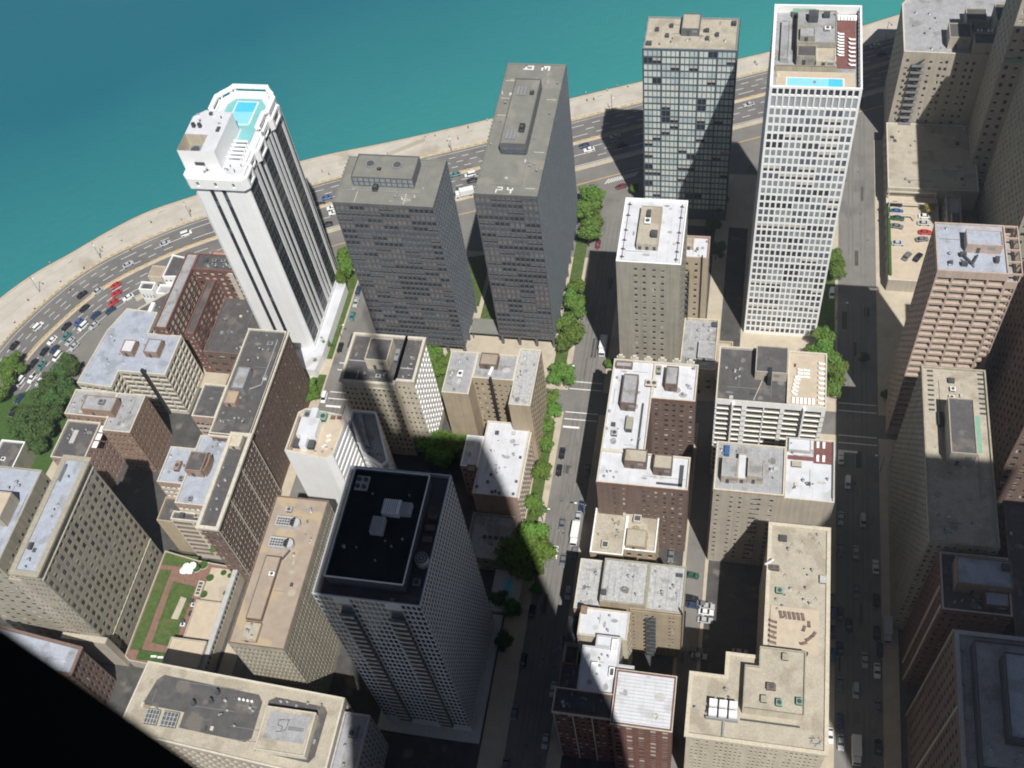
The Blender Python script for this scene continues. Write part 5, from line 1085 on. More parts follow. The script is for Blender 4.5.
for i in range(3): k_ = MB(); y = 159+i*3; k_.box(-197.9, -196.2, y, y+2.4, z-4, z-3.8, 'white_wall'); b.part('awning', k_)
b.vents(-208, -200, 155, 166, z-3.9, 6); b.vents(-193, -186, 165, 176, z-.6, 6); b.vents(-209, -205, 170, 177, z-.6, 3); b.done()
b = Bld('apartment_block', 'building with a broad pale blue roof and stone banded walls near the drive', 'apartment building', -195, 195)
z = 24; gb = dict(d=.45, mt=1.0, mb=1.5, rev='trim_stone', sp='trim_stone', mix=[('brown', 2), ('brownhalf', 2), ('dark', 2)])
b.poly([(-211.6, 181.6), (-198.6, 180.8), (-198.6, 187.6), (-181.6, 187.6), (-181.6, 204.2), (-194, 204.2), (-194, 213.4), (-206, 214.2), (-209.6, 204)], 0, z, 'trim_stone', 'roof_blue',
       {0: F(5, 8, .84, .72, **gb), 1: F(3, 8, .84, .72, **gb), 2: F(5, 8, .88, .72, **gb), 3: F(5, 8, .86, .72, **gb), 4: F(4, 8, .8, .7, **gb), 5: F(3, 8, .8, .7, **gb)}, par=.4, cop='trim_stone')
b.pent(-199.6, -195.4, 194, 199, z-.4, z+2.6, 'orange_brick', 'roof_white'); b.pent(-191.2, -186.2, 194.4, 200, z-.4, z+2.8, 'orange_brick', 'roof_blue')
k_ = MB(); k_.box(-189, -188.2, 186.4, 187.5, 1, z+3, 'black_steel'); b.part('flue', k_); b.vents(-208, -185, 190, 202, z-.4, 14); b.done()
b = Bld('low_building', 'low building with a dark flat roof between the pale blue roof and red brick wings', 'low building', -196, 218)
b.poly([(-205.6, 214.4), (-193.8, 207), (-184, 207), (-184, 228), (-200, 231), (-209, 222)], 0, 14, 'grey_stone', 'roof_tar', par=.5, cop='trim_stone'); b.unit(-203.5, 222, 13.5, 1.4, 5, 1.4, 'white_wall', fan=False); b.vents(-202, -186, 210, 228, 13.5, 10); b.done()
b = Bld('townhouse', 'white walled house with a dark roof and balcony openings beside the curve of the drive', 'house', -203, 238)
b.poly([(-204.6, 236.6), (-196.2, 237.4), (-195.6, 246), (-204.4, 247.6)], 0, 15, 'white_wall', 'roof_tar', {0: F(5, 4, .5, .5, d=.6), 1: F(4, 4, .3, .4)}, par=.6, cop='white_wall')
b.rect(-213, -207.4, 231.6, 235.4, 0, 13, 'white_wall', 'roof_tar', W=F(4, 2, .4, .4)); b.pent(-211.4, -206, 237.6, 243, .1, 13.4, 'cream_brick', 'roof_brown'); b.rect(-206.8, -197.6, 231.8, 236.2, 0, 11, 'white_wall', 'roof_grey', W=F(5, 2, .4, .5)); b.done()
b = Bld('townhouse', 'small house with a terracotta terrace and a blue awning next to the white tower', 'house', -187, 255)
b.rect(-193.5, -180.5, 246, 256, 0, 9, 'orange_brick', 'pink_brick', par=.8, W=F(4, 2)); k_ = MB(); k_.box(-184.8, -182.4, 252.4, 254.4, 10, 10.2, 'paint_blue'); k_.cyl(-183.6, 253.4, 8.2, 10, .08, 'steel_grey', 6); b.part('awning', k_); k_ = MB(); k_.box(-187.4, -185.8, 247, 251, 8.2, 9.6, 'hedge_green'); b.part('planter_hedge', k_); b.done()
b = Bld('apartment_block', 'red brick L shaped building with rows of white framed windows, left of the white tower', 'apartment building', -175, 220)
z = 28; rb = dict(d=.1, mt=1.2, mb=2, mix=[('sill', 3), ('blind', 5), ('silld', 1)])
b.rect(-190.4, -185.8, 204, 238, 0, z, 'red_brick', 'roof_grey', W=F(3, 10, .45, .55, **rb), So=F(12, 10, .55, .6, rev='trim_stone', **rb), N=F(12, 10, .38, .5, **rb), cop='red_brick', par=.6)
b.rect(-185.8, -160.4, 230.6, 238, 0, z, 'red_brick', 'roof_tar', W=F(9, 10, .46, .56, **rb), cop='red_brick', par=.6, E=F(8, 10, .4, .5, **rb))
b.rect(-181.6, -178.4, 206, 230.5, 0, z-5, 'red_brick', 'roof_tar', So=F(9, 8, .55, .6, **rb), N=F(8, 8, .4, .5, **rb), W=F(2, 8, .4, .5, **rb), par=.5)
k_ = MB(); k_.box(-172.4, -170.6, 230.2, 230.58, 4, z-1, 'trim_stone'); b.part('stone_band', k_)
b.vents(-183, -162, 232, 237, z-.6, 14); [b.unit(-182+i*3.4, 235, z-.6, 1.6, 1.2, 1, random.choice(['steel_grey', 'white_frame', 'dark_grey'])) for i in range(6)]; b.done()
b = Bld('low_building', 'low dark roofed court building between the red brick wings and the long brown block', 'low building', -165, 208)
b.rect(-178.3, -153, 206, 230.4, 0, 13, 'brown_brick', 'roof_tar', par=.5, W=F(6, 3)); b.rect(-166, -153, 180, 205.9, 0, 12, 'brown_brick', 'roof_tar', par=.5, W=F(6, 3), N=F(8, 3)); b.vents(-176, -156, 208, 228, 12.5, 12); b.unit(-160, 200, 11.5, 2.4, 1.6, 1.2); b.done()
b = Bld('apartment_tower', 'olive stone tower with a wall dense with windows at the left edge', 'tower', -185, 116)
z = 60; fb = dict(d=.1, mt=3, mb=3, mix=SB)
b.rect(-177.8, -171.0, 98.6, 133.6, 0, z, 'olive_stone', 'roof_blue', par=.4, pt=.6, cop='olive_stone', cor=(.9, .8, 'olive_stone', 0), So=F(14, 15, .52, .62, **dict(fb, mix=[('silld', 7), ('third', 2), ('mid', 3), ('sill', 1)], band=[(z-4.2, .5, .25, 'trim_stone'), (12, .4, .2, 'trim_stone')])), E=F(5, 17, .4, .5, **fb), W=F(6, 17, .4, .45, **fb))
b.rect(-182.8, -177.8, 99, 128, 0, z-7, 'beige_stone', 'roof_brown', par=.4, W=F(4, 15, .4, .45, **fb), E=F(3, 15, .4, .45))
b.rect(-203, -182.8, 99.6, 129, 0, z, 'olive_stone', 'roof_blue', par=.4, cop='olive_stone', So=F(14, 16, .4, .45, **fb), E=F(6, 16, .4, .45, **fb), W=F(6, 16, .4, .45, **fb))
b.pent(-191.5, -185.2, 111, 119, z-.4, z+4.5, 'beige_stone', 'deck_tan'); b.unit(-180, 127.0, z-.4-6.6, 2, 2.4, 2, 'steel_grey'); b.unit(-186, 103, z-.4, 1.4, 2, 1, 'dark_grey'); b.unit(-175.8, 106, z-.4, 1, 1.8, 1.1, 'dark_grey')
k_ = MB(); k_.box(-176.4, -176, 126, 131, z-.38, z+1.2, 'steel_grey'); b.part('screen_wall', k_)
b.vents(-198, -185, 119, 127, z-.4, 7); b.vents(-177, -173, 100, 131, z-.4, 6)
for i in range(13): b.unit(-180.6, 100.5+i*2, z-7.4, .9, 1.1, 1, 'dark_grey', fan=False)
k_ = MB(); k_.box(-183.2, -168.9, 96.6, 98.5, 0, 18, 'beige_stone'); b.part('base_wing', k_); b.done()
b = Bld('low_building', 'low dark roofed pavilion at the left edge under the trees', 'low building', -235, 158)
b.rect(-240, -231, 140, 165.4, 0, 9, 'grey_stone', 'roof_tar', cop='white_wall'); b.unit(-236, 158, 8.1, 1.4, 1.4, 1, 'white_wall'); b.done()
b = Bld('townhouse', 'small brown brick building just above the black corner brace', 'house', -180, 92)
b.poly([(-200, 84), (-171, 84), (-171, 91.8), (-200, 95)], 0, 26, 'brown_brick', 'roof_blue', {0: F(12, 7, .5, .6, mix=SB), 1: F(5, 7, .5, .6, mix=SB)}, cor=(.5, .6, 'brown_brick', 0), cop='brown_brick', par=.6); b.done()
# garden terrace and the long wing beside it
b = Bld('garden_terrace', 'roof garden with lawn, red brick paths and planting beside the olive stone tower', 'roof garden', -155, 116)
b.poly([(-167, 96.8), (-141.6, 95.4), (-141.6, 130.4), (-157, 131.4), (-168.8, 133.4), (-168.8, 98)], 0, 5, 'beige_stone', 'garden_brick', par=.3, cop='beige_stone')
k_ = MB(); k_.box(-168, -164.4, 100.5, 127, 4.72, 4.9, 'grass_green'); k_.box(-168.2, -157, 128.6, 132.6, 4.72, 4.9, 'grass_green'); k_.prism([(-162, 103.2), (-154.6, 102.6), (-154.6, 122.6), (-162.4, 123.4)], 4.72, 4.86, 'grass_green'); k_.box(-165, -156, 97.6, 100.6, 4.72, 4.9, 'hedge_green'); b.part('lawn', k_)
k_ = MB(); k_.prism([(-158.6, 111.4), (-156.4, 111.4), (-156, 118.4), (-158, 118.8)], 4.87, 4.95, 'concrete_path'); b.part('paved_bed', k_)
k_ = MB(); k_.box(-151.6, -142.4, 108.6, 129.6, 4.72, 4.8, 'concrete_path'); b.part('patio', k_)
for x, y, r_ in ((-151, 120.4, 1.3), (-150.8, 126, 1.3), (-147, 128.2, 1), (-156.4, 128.8, 1.6), (-154.4, 130, 1.5), (-144.6, 127.5, .9), (-144.2, 121.6, .8)):
    k_ = MB(); k_.cyl(x, y, 4.72, 5.1, r_, 'trim_stone', 12, r_*.96, top='hedge_green'); b.part('planter', k_)
b.rect(-154.4, -143, 96, 104.4, 5.02, 9, 'beige_stone', 'deck_tan', par=.4); b.rect(-152, -143.4, 104.6, 118, 5.02, 6.4, 'beige_stone', 'deck_tan', par=.3)
k_ = MB(); k_.box(-143.2, -141.7, 96, 130.2, 5.02, 7.4, 'pale_concrete'); [k_.box(-141.68, -141.6, 97+i*1.6, 97.8+i*1.6, 5.4, 6.6, 'dark_grey') for i in range(20)]; b.part('long_wall', k_)
for x, y, c in ((-154.2, 117.6, 'dark_grey'), (-152.8, 116.4, 'white_wall'), (-152.6, 113.6, 'black_steel'), (-154, 109.8, 'white_wall'), (-154.6, 110.8, 'dark_grey')): b.unit(x, y, 6.2 if x > -152 else 4.7, 1.4, 1.2, 1, c)
k_ = MB(); k_.box(-153.6, -151.8, 119.4, 124.4, 4.75, 5.8, 'trim_stone'); [k_.box(-153.3, -152.1, 119.8+i*1.1, 120.6+i*1.1, 5.8, 5.86, 'dark_grey') for i in range(4)]; b.part('skylight', k_)
k_ = MB(); k_.box(-151, -143.6, 92.8, 95.9, .2, 6, 'roof_blue'); b.part('shed_roof', k_); b.unit(-148.4, 94.6, 6, .9, .9, .7, 'white_wall')
b.done()
MM('joint_grey', (.33, .30, .25), .9, .1, .5)
# ================================================================== TREES
def crown_mb(seed, k, n=2600):
    """unit crown (radius about 1): leaf faces scattered in overlapping lumps"""
    rg = random.Random(seed); M = MB(); lumps = []
    for i in range(11):
        a = rg.random()*6.28; r = rg.uniform(.15, .68); lumps.append((r*math.cos(a), r*math.sin(a), rg.uniform(-.25, .5), rg.uniform(.26, .46)))
    lumps += [(0, 0, .3, .55), (0, 0, 0, .5)]
    for i in range(n):
        lx, ly, lz, lr = lumps[rg.randrange(len(lumps))]
        d = Vector((rg.gauss(0, 1), rg.gauss(0, 1), rg.gauss(0, 1)+.25)).normalized(); rr = lr*(rg.random()**.4)*rg.uniform(.85, 1.12)
        p = Vector((lx, ly, lz))+d*rr; s = rg.uniform(.05, .10)
        nrm = (d+Vector((rg.uniform(-.8, .8), rg.uniform(-.8, .8), rg.uniform(-.3, .9)))).normalized()
        t = nrm.orthogonal().normalized(); t = Matrix.Rotation(rg.random()*6.28, 3, nrm) @ t; q = nrm.cross(t)
        M.face([p+t*s, p+q*s*.7, p-t*s, p-q*s*.7], k)
    return M
def trunk_mb(seed):
    rg = random.Random(seed); M = MB(); M.tube((0, 0, 0), (0, 0, .55), .05, 'bark', 7, .035)
    for i in range(6):
        a = i*1.05+rg.random()*.5; r = rg.uniform(.35, .6); z = rg.uniform(.4, .6)
        M.tube((0, 0, z-.08), (r*math.cos(a), r*math.sin(a), z+rg.uniform(.35, .6)), .026, 'bark', 5, .008)
    return M
_tm = {}
def tree_meshes(v, k):
    if (v, k) not in _tm: _tm[(v, k)] = (crown_mb(v*7+1, k).mesh('crown'), trunk_mb(v).mesh('trunk'))
    return _tm[(v, k)]
ntree = 0; SC = 1.22
def tree(px, py, r, label, group=None, k='leaf', zc=None, name='tree', hfac=1.0):
    global ntree
    h = r*2.0*hfac
    x, y = at(px, py, h*.62 if zc is None else zc)
    z0 = .14 if zc is None else zc-h*.5
    ntree += 1; cm, tm = tree_meshes(ntree % 5, k)
    e = empty(name, (x, y, z0), random.random()*6.28); tag(e, label, 'tree', group)
    c = bpy.data.objects.new('crown', cm); S.collection.objects.link(c); c.parent = e; c.location = (0, 0, h*.62); c.scale = (r*1.06, r*1.0, r*.92*hfac)
    t = bpy.data.objects.new('trunk', tm); S.collection.objects.link(t); t.parent = e; t.scale = (h*.55, h*.55, h*.8)
ORD = ['first', 'second', 'third', 'fourth', 'fifth', 'sixth', 'seventh', 'eighth', 'ninth', 'tenth', 'eleventh', 'twelfth', 'thirteenth', 'fourteenth', 'fifteenth', 'sixteenth', 'seventeenth', 'eighteenth', 'nineteenth', 'twentieth']
def rows(pts, fmt, group, **kw):
    for i, (x, y, r) in enumerate(pts): tree(x, y, r*SC, fmt % ORD[i], group, **kw)
rows([(591, 196, 4.6), (596, 208, 4.0), (587, 212, 4.6), (594, 222, 4.4), (588, 234, 4.4)], '%s tree from the lake in the clump beside the longer dark tower', 'trees beside the longer dark tower')
rows([(577, 287, 3.4), (571, 300, 3.6), (577, 308, 4.0), (567, 322, 4.2), (574, 333, 4.6), (567, 340, 3.8)], '%s tree from the lake in the row beneath the longer dark tower', 'trees at the foot of the longer dark tower')
rows([(561, 367, 3.4), (567, 376, 3.4), (555, 376, 3.0), (549, 398, 3.4), (553, 408, 3.0), (550, 424, 3.0), (545, 444, 3.0), (542, 468, 3.6), (536, 503, 3.2), (540, 510, 2.6)], '%s small tree from the lake on the left pavement of the centre street', 'trees on the left pavement of the centre street')
rows([(527, 537, 5.6), (520, 552, 5.6), (537, 553, 5.4), (529, 566, 5.4), (512, 560, 5.0)], '%s tree of the big clump half in shade beyond the pink end wall', 'big clump by the centre street')
tree(536, 588, 2.4, 'small tree alone below the big clump on the centre street')
rows([(430, 447, 4.4), (441, 440, 4.4), (452, 447, 4.6), (462, 438, 4.2), (446, 459, 4.4), (460, 452, 4.0)], '%s tree of the clump between the cream block and the white roof', 'clump behind the cream block')
rows([(435, 353, 3.6), (443, 362, 3.4), (436, 368, 3.2)], '%s tree between the shorter dark tower and the cream block', 'trees in front of the shorter dark tower')
rows([(343, 258, 4.0), (346, 268, 3.4), (340, 278, 3.6)], '%s tree beside the foot of the white tower nearest the drive', 'trees beside the white tower')
rows([(333, 300, 1.8), (324, 343, 2.0), (316, 362, 2.0), (311, 386, 2.4), (314, 396, 2.0), (308, 399, 1.8)], '%s shrub tree down the strip of lawn beside the left hand street', 'shrubs beside the left hand street')
tree(326, 418, 2.2, 'shrub between the white cross roof and the left hand street'); tree(633, 189, 2.6, 'small bright tree at the drive corner beside the black framed tower')
rows([(835, 260, 3.4), (836, 270, 3.4)], '%s tree beside the side wall of the white gridded tower', 'trees beside the gridded tower')
rows([(826, 340, 4.2), (824, 352, 4.6), (832, 362, 4.4), (836, 374, 4.0), (832, 386, 3.6)], '%s tree of the clump beside the tan furnished terrace', 'clump beside the balconied building')
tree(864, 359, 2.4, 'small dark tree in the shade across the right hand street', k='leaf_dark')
tree(610, 364, 2.4, 'small tree at the corner of the brown brick building')
SC = .78
rows([(14, 362, 5.4), (8, 378, 5.4), (2, 370, 4.4), (22, 370, 3.6), (2, 392, 5)], '%s tree on the median side of the drive at the left edge', 'trees left of the drive')
SC = .9
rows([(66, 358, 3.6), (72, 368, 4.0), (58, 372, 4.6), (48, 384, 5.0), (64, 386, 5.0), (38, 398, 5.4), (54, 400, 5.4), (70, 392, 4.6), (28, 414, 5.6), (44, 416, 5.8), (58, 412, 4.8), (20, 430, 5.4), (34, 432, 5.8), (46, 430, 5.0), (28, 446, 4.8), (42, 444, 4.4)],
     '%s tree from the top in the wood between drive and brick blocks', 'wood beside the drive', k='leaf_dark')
rows([(270, 470, 2.4), (274, 480, 1.8)], '%s small tree in the gap above the brown roofed building', 'trees above the brown roof')
for x, y, r in ((152, 575, 1.5),): pass
rows([(215, 548, 2.2), (223, 541, 1.8), (236, 545, 1.3)], '%s shrub planted on the garden terrace', 'garden terrace shrubs', zc=7)
tree(930, 210, 2.6, 'yellow leafed tree at the end of the rooftop parking deck', k='leaf_yellow', zc=8)
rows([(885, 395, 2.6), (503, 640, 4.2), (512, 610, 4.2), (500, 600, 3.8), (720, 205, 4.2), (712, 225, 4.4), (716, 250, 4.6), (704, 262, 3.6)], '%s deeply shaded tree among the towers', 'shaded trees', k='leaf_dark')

# ================================================================== CARS
def lathe_wheel(x, y, r=.33, w=.2):
    M = MB(); n = 10
    for s in (-1, 1): pass
    A = [(x-w/2, y+r*math.cos(2*math.pi*i/n), r+r*math.sin(2*math.pi*i/n)) for i in range(n)]; B = [(x+w/2, a[1], a[2]) for a in A]
    for i in range(n): M.face([A[i], A[(i+1) % n], B[(i+1) % n], B[i]], 'tyre')
    M.face(A[::-1], 'tyre'); M.face(B, 'tyre'); return M
def hull(M, secs, k):   # secs: list of rings along y, same vertex count
    for a, b in zip(secs, secs[1:]):
        n = len(a)
        for i in range(n): M.face([a[i], a[(i+1) % n], b[(i+1) % n], b[i]], k)
    M.face(secs[0][::-1], k); M.face(secs[-1], k)
def ring(y, w, z0, z1, ch=.12): return [(-w, y, z0), (w, y, z0), (w, y, z1-ch), (w-ch, y, z1), (-w+ch, y, z1), (-w, y, z1-ch)]
def car_parts(kind, paint):
    P = []
    if kind in ('car', 'van', 'pickup'):
        b = MB()
        hull(b, [ring(-2.25, .72, .35, .62), ring(-2.1, .86, .25, .78), ring(-1.1, .9, .22, .9), ring(1.3, .9, .22, .95), ring(2.05, .85, .25, .9), ring(2.25, .74, .35, .7)], paint)
        P.append(('body', b))
        c = MB()
        if kind == 'car': y0, y1, y2, y3, h = -1.0, -.35, .95, 1.65, 1.42
        elif kind == 'van': y0, y1, y2, y3, h = -1.35, -.8, 2.0, 2.15, 1.8
        else: y0, y1, y2, y3, h = -.9, -.4, .5, .75, 1.7
        hull(c, [ring(y0, .78, .85, .93, .03), ring(y1, .68, .85, h, .08), ring(y2, .68, .85, h, .08), ring(y3, .76, .85, .95, .03)], 'glass'); P.append(('glasshouse', c))
        r = MB(); hull(r, [ring(y1-.02, .66, h-.1, h+.02, .04), ring(y2+.02, .66, h-.1, h+.02, .04)], paint); P.append(('car_roof', r))
        if kind == 'pickup': t = MB(); t.box(-.72, .72, .85, 2.1, .9, .97, 'tyre'); P.append(('cargo_bed', t))
        wy = (-1.4, 1.4)
        for x in (-.8, .8):
            for y in wy: P.append(('wheel', lathe_wheel(x, y)))
        for x in (-.6, .6): h_ = MB(); h_.box(x-.16, x+.16, -2.3, -2.2, .52, .66, 'paint_white'); P.append(('headlight', h_))
    else:
        L = 8.0
        b = MB(); b.box(-1.2, 1.2, -1.6, L/2, .9, 3.3, paint); P.append(('cargo_box', b))
        c = MB(); hull(c, [ring(-3.6, 1.05, .5, 1.5), ring(-3.2, 1.1, .5, 2.4), ring(-1.75, 1.1, .5, 2.5)], 'paint_white_car' if paint == 'paint_white_car' else 'paint_silver'); P.append(('cab', c))
        g_ = MB(); g_.face([(-.95, -3.64, 1.5), (.95, -3.64, 1.5), (.95, -3.24, 2.3), (-.95, -3.24, 2.3)], 'glass'); P.append(('windscreen', g_))
        ch = MB(); ch.box(-.5, .5, -3.2, L/2-.2, .5, .88, 'dark_grey'); P.append(('chassis', ch))
        for x in (-.95, .95):
            for y in (-2.7, 2.6): P.append(('wheel', lathe_wheel(x, y, .5, .3)))
    return P
PNAME = {'white': 'paint_white_car'}
_proto = {}
def vehicle(x, y, z, ang, kind, col, label, group):
    key = (kind, col)
    if key not in _proto:
        e = empty({'car': 'parked_car', 'van': 'van', 'pickup': 'pickup_truck', 'truck': 'box_truck'}[kind], (x, y, z), ang)
        for nm, mb in car_parts(kind, PNAME.get(col, 'paint_'+col)):
            o = bpy.data.objects.new(nm, mb.mesh(nm)); S.collection.objects.link(o); o.parent = e
        _proto[key] = e
    else: e = copy_tree(_proto[key], (x, y, z), ang)
    tag(e, label, {'car': 'car', 'van': 'van', 'pickup': 'pickup truck', 'truck': 'truck'}[kind], group)
def near_tangent(x, y):
    best = min(range(1, len(outer)-1), key=lambda i: (outer[i]-Vector((x, y))).length)
    t = (outer[best+1]-outer[best-1]).normalized(); return t, (outer[best]-Vector((x, y))).length
D = [ # px, py, kind, colour (drive)
 (38, 326, 'van', 'white'), (14, 345, 'car', 'black'), (82, 294, 'car', 'black'), (128, 264, 'car', 'silver'), (186, 233, 'van', 'white'), (165, 243, 'car', 'silver'), (115, 285, 'car', 'red'),
 (116, 293, 'car', 'red'), (113, 302, 'car', 'red'), (110, 310, 'car', 'navy'), (84, 308, 'car', 'black'), (95, 315, 'car', 'navy'), (94, 325, 'car', 'silver'), (83, 326, 'van', 'white'), (66, 326, 'car', 'black'),
 (66, 336, 'car', 'teal'), (70, 341, 'car', 'silver'), (74, 346, 'car', 'silver'), (52, 340, 'car', 'white'), (44, 351, 'car', 'black'), (54, 349, 'car', 'navy'), (57, 356, 'van', 'white'), (33, 363, 'car', 'black'), (41, 365, 'car', 'teal'),
 (32, 378, 'pickup', 'white'), (40, 381, 'car', 'white'), (20, 381, 'van', 'white'), (19, 398, 'car', 'navy'), (13, 411, 'car', 'black'), (128, 297, 'car', 'white'), (78, 322, 'car', 'blue'),
 (327, 197, 'car', 'blue'), (332, 207, 'car', 'white'), (334, 212, 'car', 'white'), (327, 224, 'car', 'black'), (320, 204, 'car', 'navy'), (455, 174, 'car', 'teal'), (470, 174, 'van', 'white'), (472, 180, 'car', 'black'),
 (459, 189, 'car', 'grey'), (464, 194, 'truck', 'white'), (584, 145, 'car', 'navy'), (589, 149, 'car', 'white'), (615, 136, 'car', 'silver'), (622, 144, 'car', 'black'), (875, 45, 'car', 'silver'), (882, 53, 'car', 'black'), (749, 104, 'car', 'silver'), (621, 186, 'car', 'maroon'), (97, 291, 'car', 'silver')]
near = {}
def place_word(px):
    return ('at the far left of the drive' if px < 45 else 'on the curve of the drive near the trees' if px < 80 else 'on the curve of the drive beside the pale blue roof' if px < 135 else 'on the drive below the white tower' if px < 200
            else 'on the drive between the white and shorter dark towers' if px < 400 else 'on the drive between the two dark towers' if px < 520 else 'on the drive right of the longer dark tower' if px < 650 else 'on the drive at the top right')
def uniq(base):
    near[base] = near.get(base, 0)+1; k = near[base]
    return base if k == 1 else ORD[k-1]+' '+base
for px, py, kind, col in D:
    x, y = at(px, py, .8); t, dist = near_tangent(x, y); sgn = 1 if dist < 12.8 else -1
    w_ = {'car': 'car', 'van': 'van', 'pickup': 'pickup truck', 'truck': 'box truck'}[kind]
    ang = math.atan2(-t.x*sgn, t.y*sgn) + math.pi
    vehicle(x, y, .01, ang, kind, col, uniq('%s %s %s' % (col, w_, place_word(px))), 'vehicles on the lakeside drive')
ST = [(603, 348, 'truck', 'white', 0), (562, 453, 'car', 'black', 0), (559, 470, 'car', 'black', 0), (562, 524, 'car', 'grey', 0), (578, 517, 'car', 'silver', 0), (575, 536, 'truck', 'white', 0), (555, 552, 'car', 'white', 0), (563, 560, 'car', 'grey', 0), (598, 244, 'car', 'maroon', 0),
 (356, 302, 'car', 'silver', 1), (352, 316, 'car', 'teal', 1), (358, 290, 'car', 'navy', 1), (340, 347, 'car', 'black', 1), (324, 397, 'van', 'white', 1),
 (832, 293, 'van', 'white', 2), (848, 482, 'van', 'white', 2), (863, 520, 'van', 'silver', 2), (856, 552, 'car', 'silver', 2), (857, 590, 'car', 'grey', 2), (887, 632, 'truck', 'silver', 2), (865, 660, 'car', 'silver', 2), (856, 690, 'van', 'silver', 2), (830, 735, 'car', 'white', 2), (841, 742, 'car', 'silver', 2),
 (856, 752, 'truck', 'white', 2), (832, 612, 'car', 'blue', 2), (832, 632, 'car', 'navy', 2), (832, 655, 'car', 'blue', 2), (832, 600, 'car', 'grey', 2), (880, 650, 'car', 'navy', 2), (849, 625, 'car', 'black', 2)]
SN = ['parked on the tree lined centre street', 'on the left hand street beside the white tower', 'on the shaded right hand street']
for px, py, kind, col, s_ in ST:
    x, y = at(px, py, .8); w_ = {'car': 'car', 'van': 'van', 'pickup': 'pickup truck', 'truck': 'box truck'}[kind]
    vehicle(x, y, .01, random.uniform(-.03, .03), kind, col, uniq('%s %s %s' % (col, w_, SN[s_])), 'vehicles on the streets')
rg = random.Random(11)
for k_i in range(26):
    xx, yy = (50.0 if k_i % 2 else 39.9), 66+k_i*5.3+rg.uniform(-.6, .6)
    if rg.random() < .2: continue
    c_ = rg.choice(['black', 'grey', 'silver', 'navy', 'white', 'grey', 'black', 'maroon']); vehicle(xx, yy, .01, rg.choice([0, math.pi]), 'car', c_, uniq('%s car at the %s kerb of the shaded right hand street' % (c_, 'right' if k_i % 2 else 'left')), 'cars at the kerb of the right hand street')
for k_i in range(16):
    xx, yy = (-39.6 if k_i % 2 else -49.6), 70+k_i*7.4+rg.uniform(-1, 1)
    if yy > 140 and k_i % 2 == 0: continue
    c_ = rg.choice(['black', 'grey', 'silver', 'navy', 'grey', 'teal']); vehicle(xx, yy, .01, 0 if k_i % 2 else math.pi, 'car', c_, uniq('%s car at the %s kerb of the centre street, in shade' % (c_, 'right' if k_i % 2 else 'left')), 'cars at the kerb of the centre street')
LT = [(671, 555, 'grey', 0), (706, 612, 'white', 1.57), (705, 620, 'silver', 1.57), (704, 604, 'grey', 1.57), (691, 598, 'black', 1.5), (693, 605, 'navy', 1.5), (699, 656, 'silver', 1.57), (695, 650, 'grey', 1.57), (740, 652, 'silver', 1.57), (692, 575, 'green', 1.5), (707, 606, 'silver', 1.57)]
for px, py, col, a in LT:
    x, y = at(px, py, .8); vehicle(x, y, .15, a, 'car', col, uniq('%s car in the alley lot beside the tan fire escape wall' % col), 'cars in the alley lot')
for px, py, col, a in ((896, 204, 'navy', 1.5), (897, 211, 'blue', 1.5), (898, 218, 'green', 1.5), (897, 226, 'grey', 1.4), (898, 243, 'silver', 1.57), (925, 216, 'white', 1.6), (924, 223, 'silver', 1.6), (925, 232, 'red', 1.6), (922, 239, 'grey', 1.8), (907, 256, 'grey', 2.6), (918, 257, 'black', 2.6)):
    x, y = at(px, py, 6.4); vehicle(x, y, 5.77, a, 'car', col, uniq('%s car on the rooftop parking deck' % col), 'cars on the parking deck')

# ================================================================== LAKEFRONT: barrier, lamps, people
bm_ = MB()
for d_, lo in ((-.5, 0), ):
    A = offs(outer, d_-.15); Bq = offs(outer, d_+.15); raised(bm_, A, Bq, .1, .75, 'trim_stone')
bt = bm_.build('barrier_wall'); tag(bt, 'low pale barrier wall with yellow panels between promenade and drive', 'barrier')
def panels(d, z0, z1, name, parent=None, x_to=400):
    M = MB(); L = offs(outer, d); acc = 0
    for i in range(len(L)-1):
        seg = (L[i+1]-L[i]).length
        if L[i].x > x_to or L[i].y < 120: continue
        n_ = max(1, int(seg/2.2))
        for q in range(n_):
            a = L[i].lerp(L[i+1], q/n_); b_ = L[i].lerp(L[i+1], (q+.62)/n_); t = (b_-a).normalized(); nn = Vector((-t.y, t.x))*.17
            M.prism([tuple(a-nn), tuple(b_-nn), tuple(b_+nn), tuple(a+nn)], z0, z1, 'paint_yellow')
    o = M.build(name, parent); return o
p_ = panels(-.5, .76, 1.15, 'yellow_panel', bt); p_['kind'] = 'stuff'
b2 = MB(); raised(b2, offs(outer, 12.7), offs(outer, 12.9), .16, .7, 'trim_stone'); bt2 = b2.build('median_barrier'); tag(bt2, 'yellow panelled barrier down the middle of the lakeside drive', 'barrier')
p_ = panels(12.8, .71, 1.0, 'yellow_panel', bt2); p_['kind'] = 'stuff'
jt = MB()
for dd_ in (5.0, 10.0):
    L1 = offs(shore, dd_); L2 = offs(shore, dd_+.14); strip(jt, L1[8:-8], L2[8:-8], .147, 'joint_grey')
struct('promenade_joints', jt)
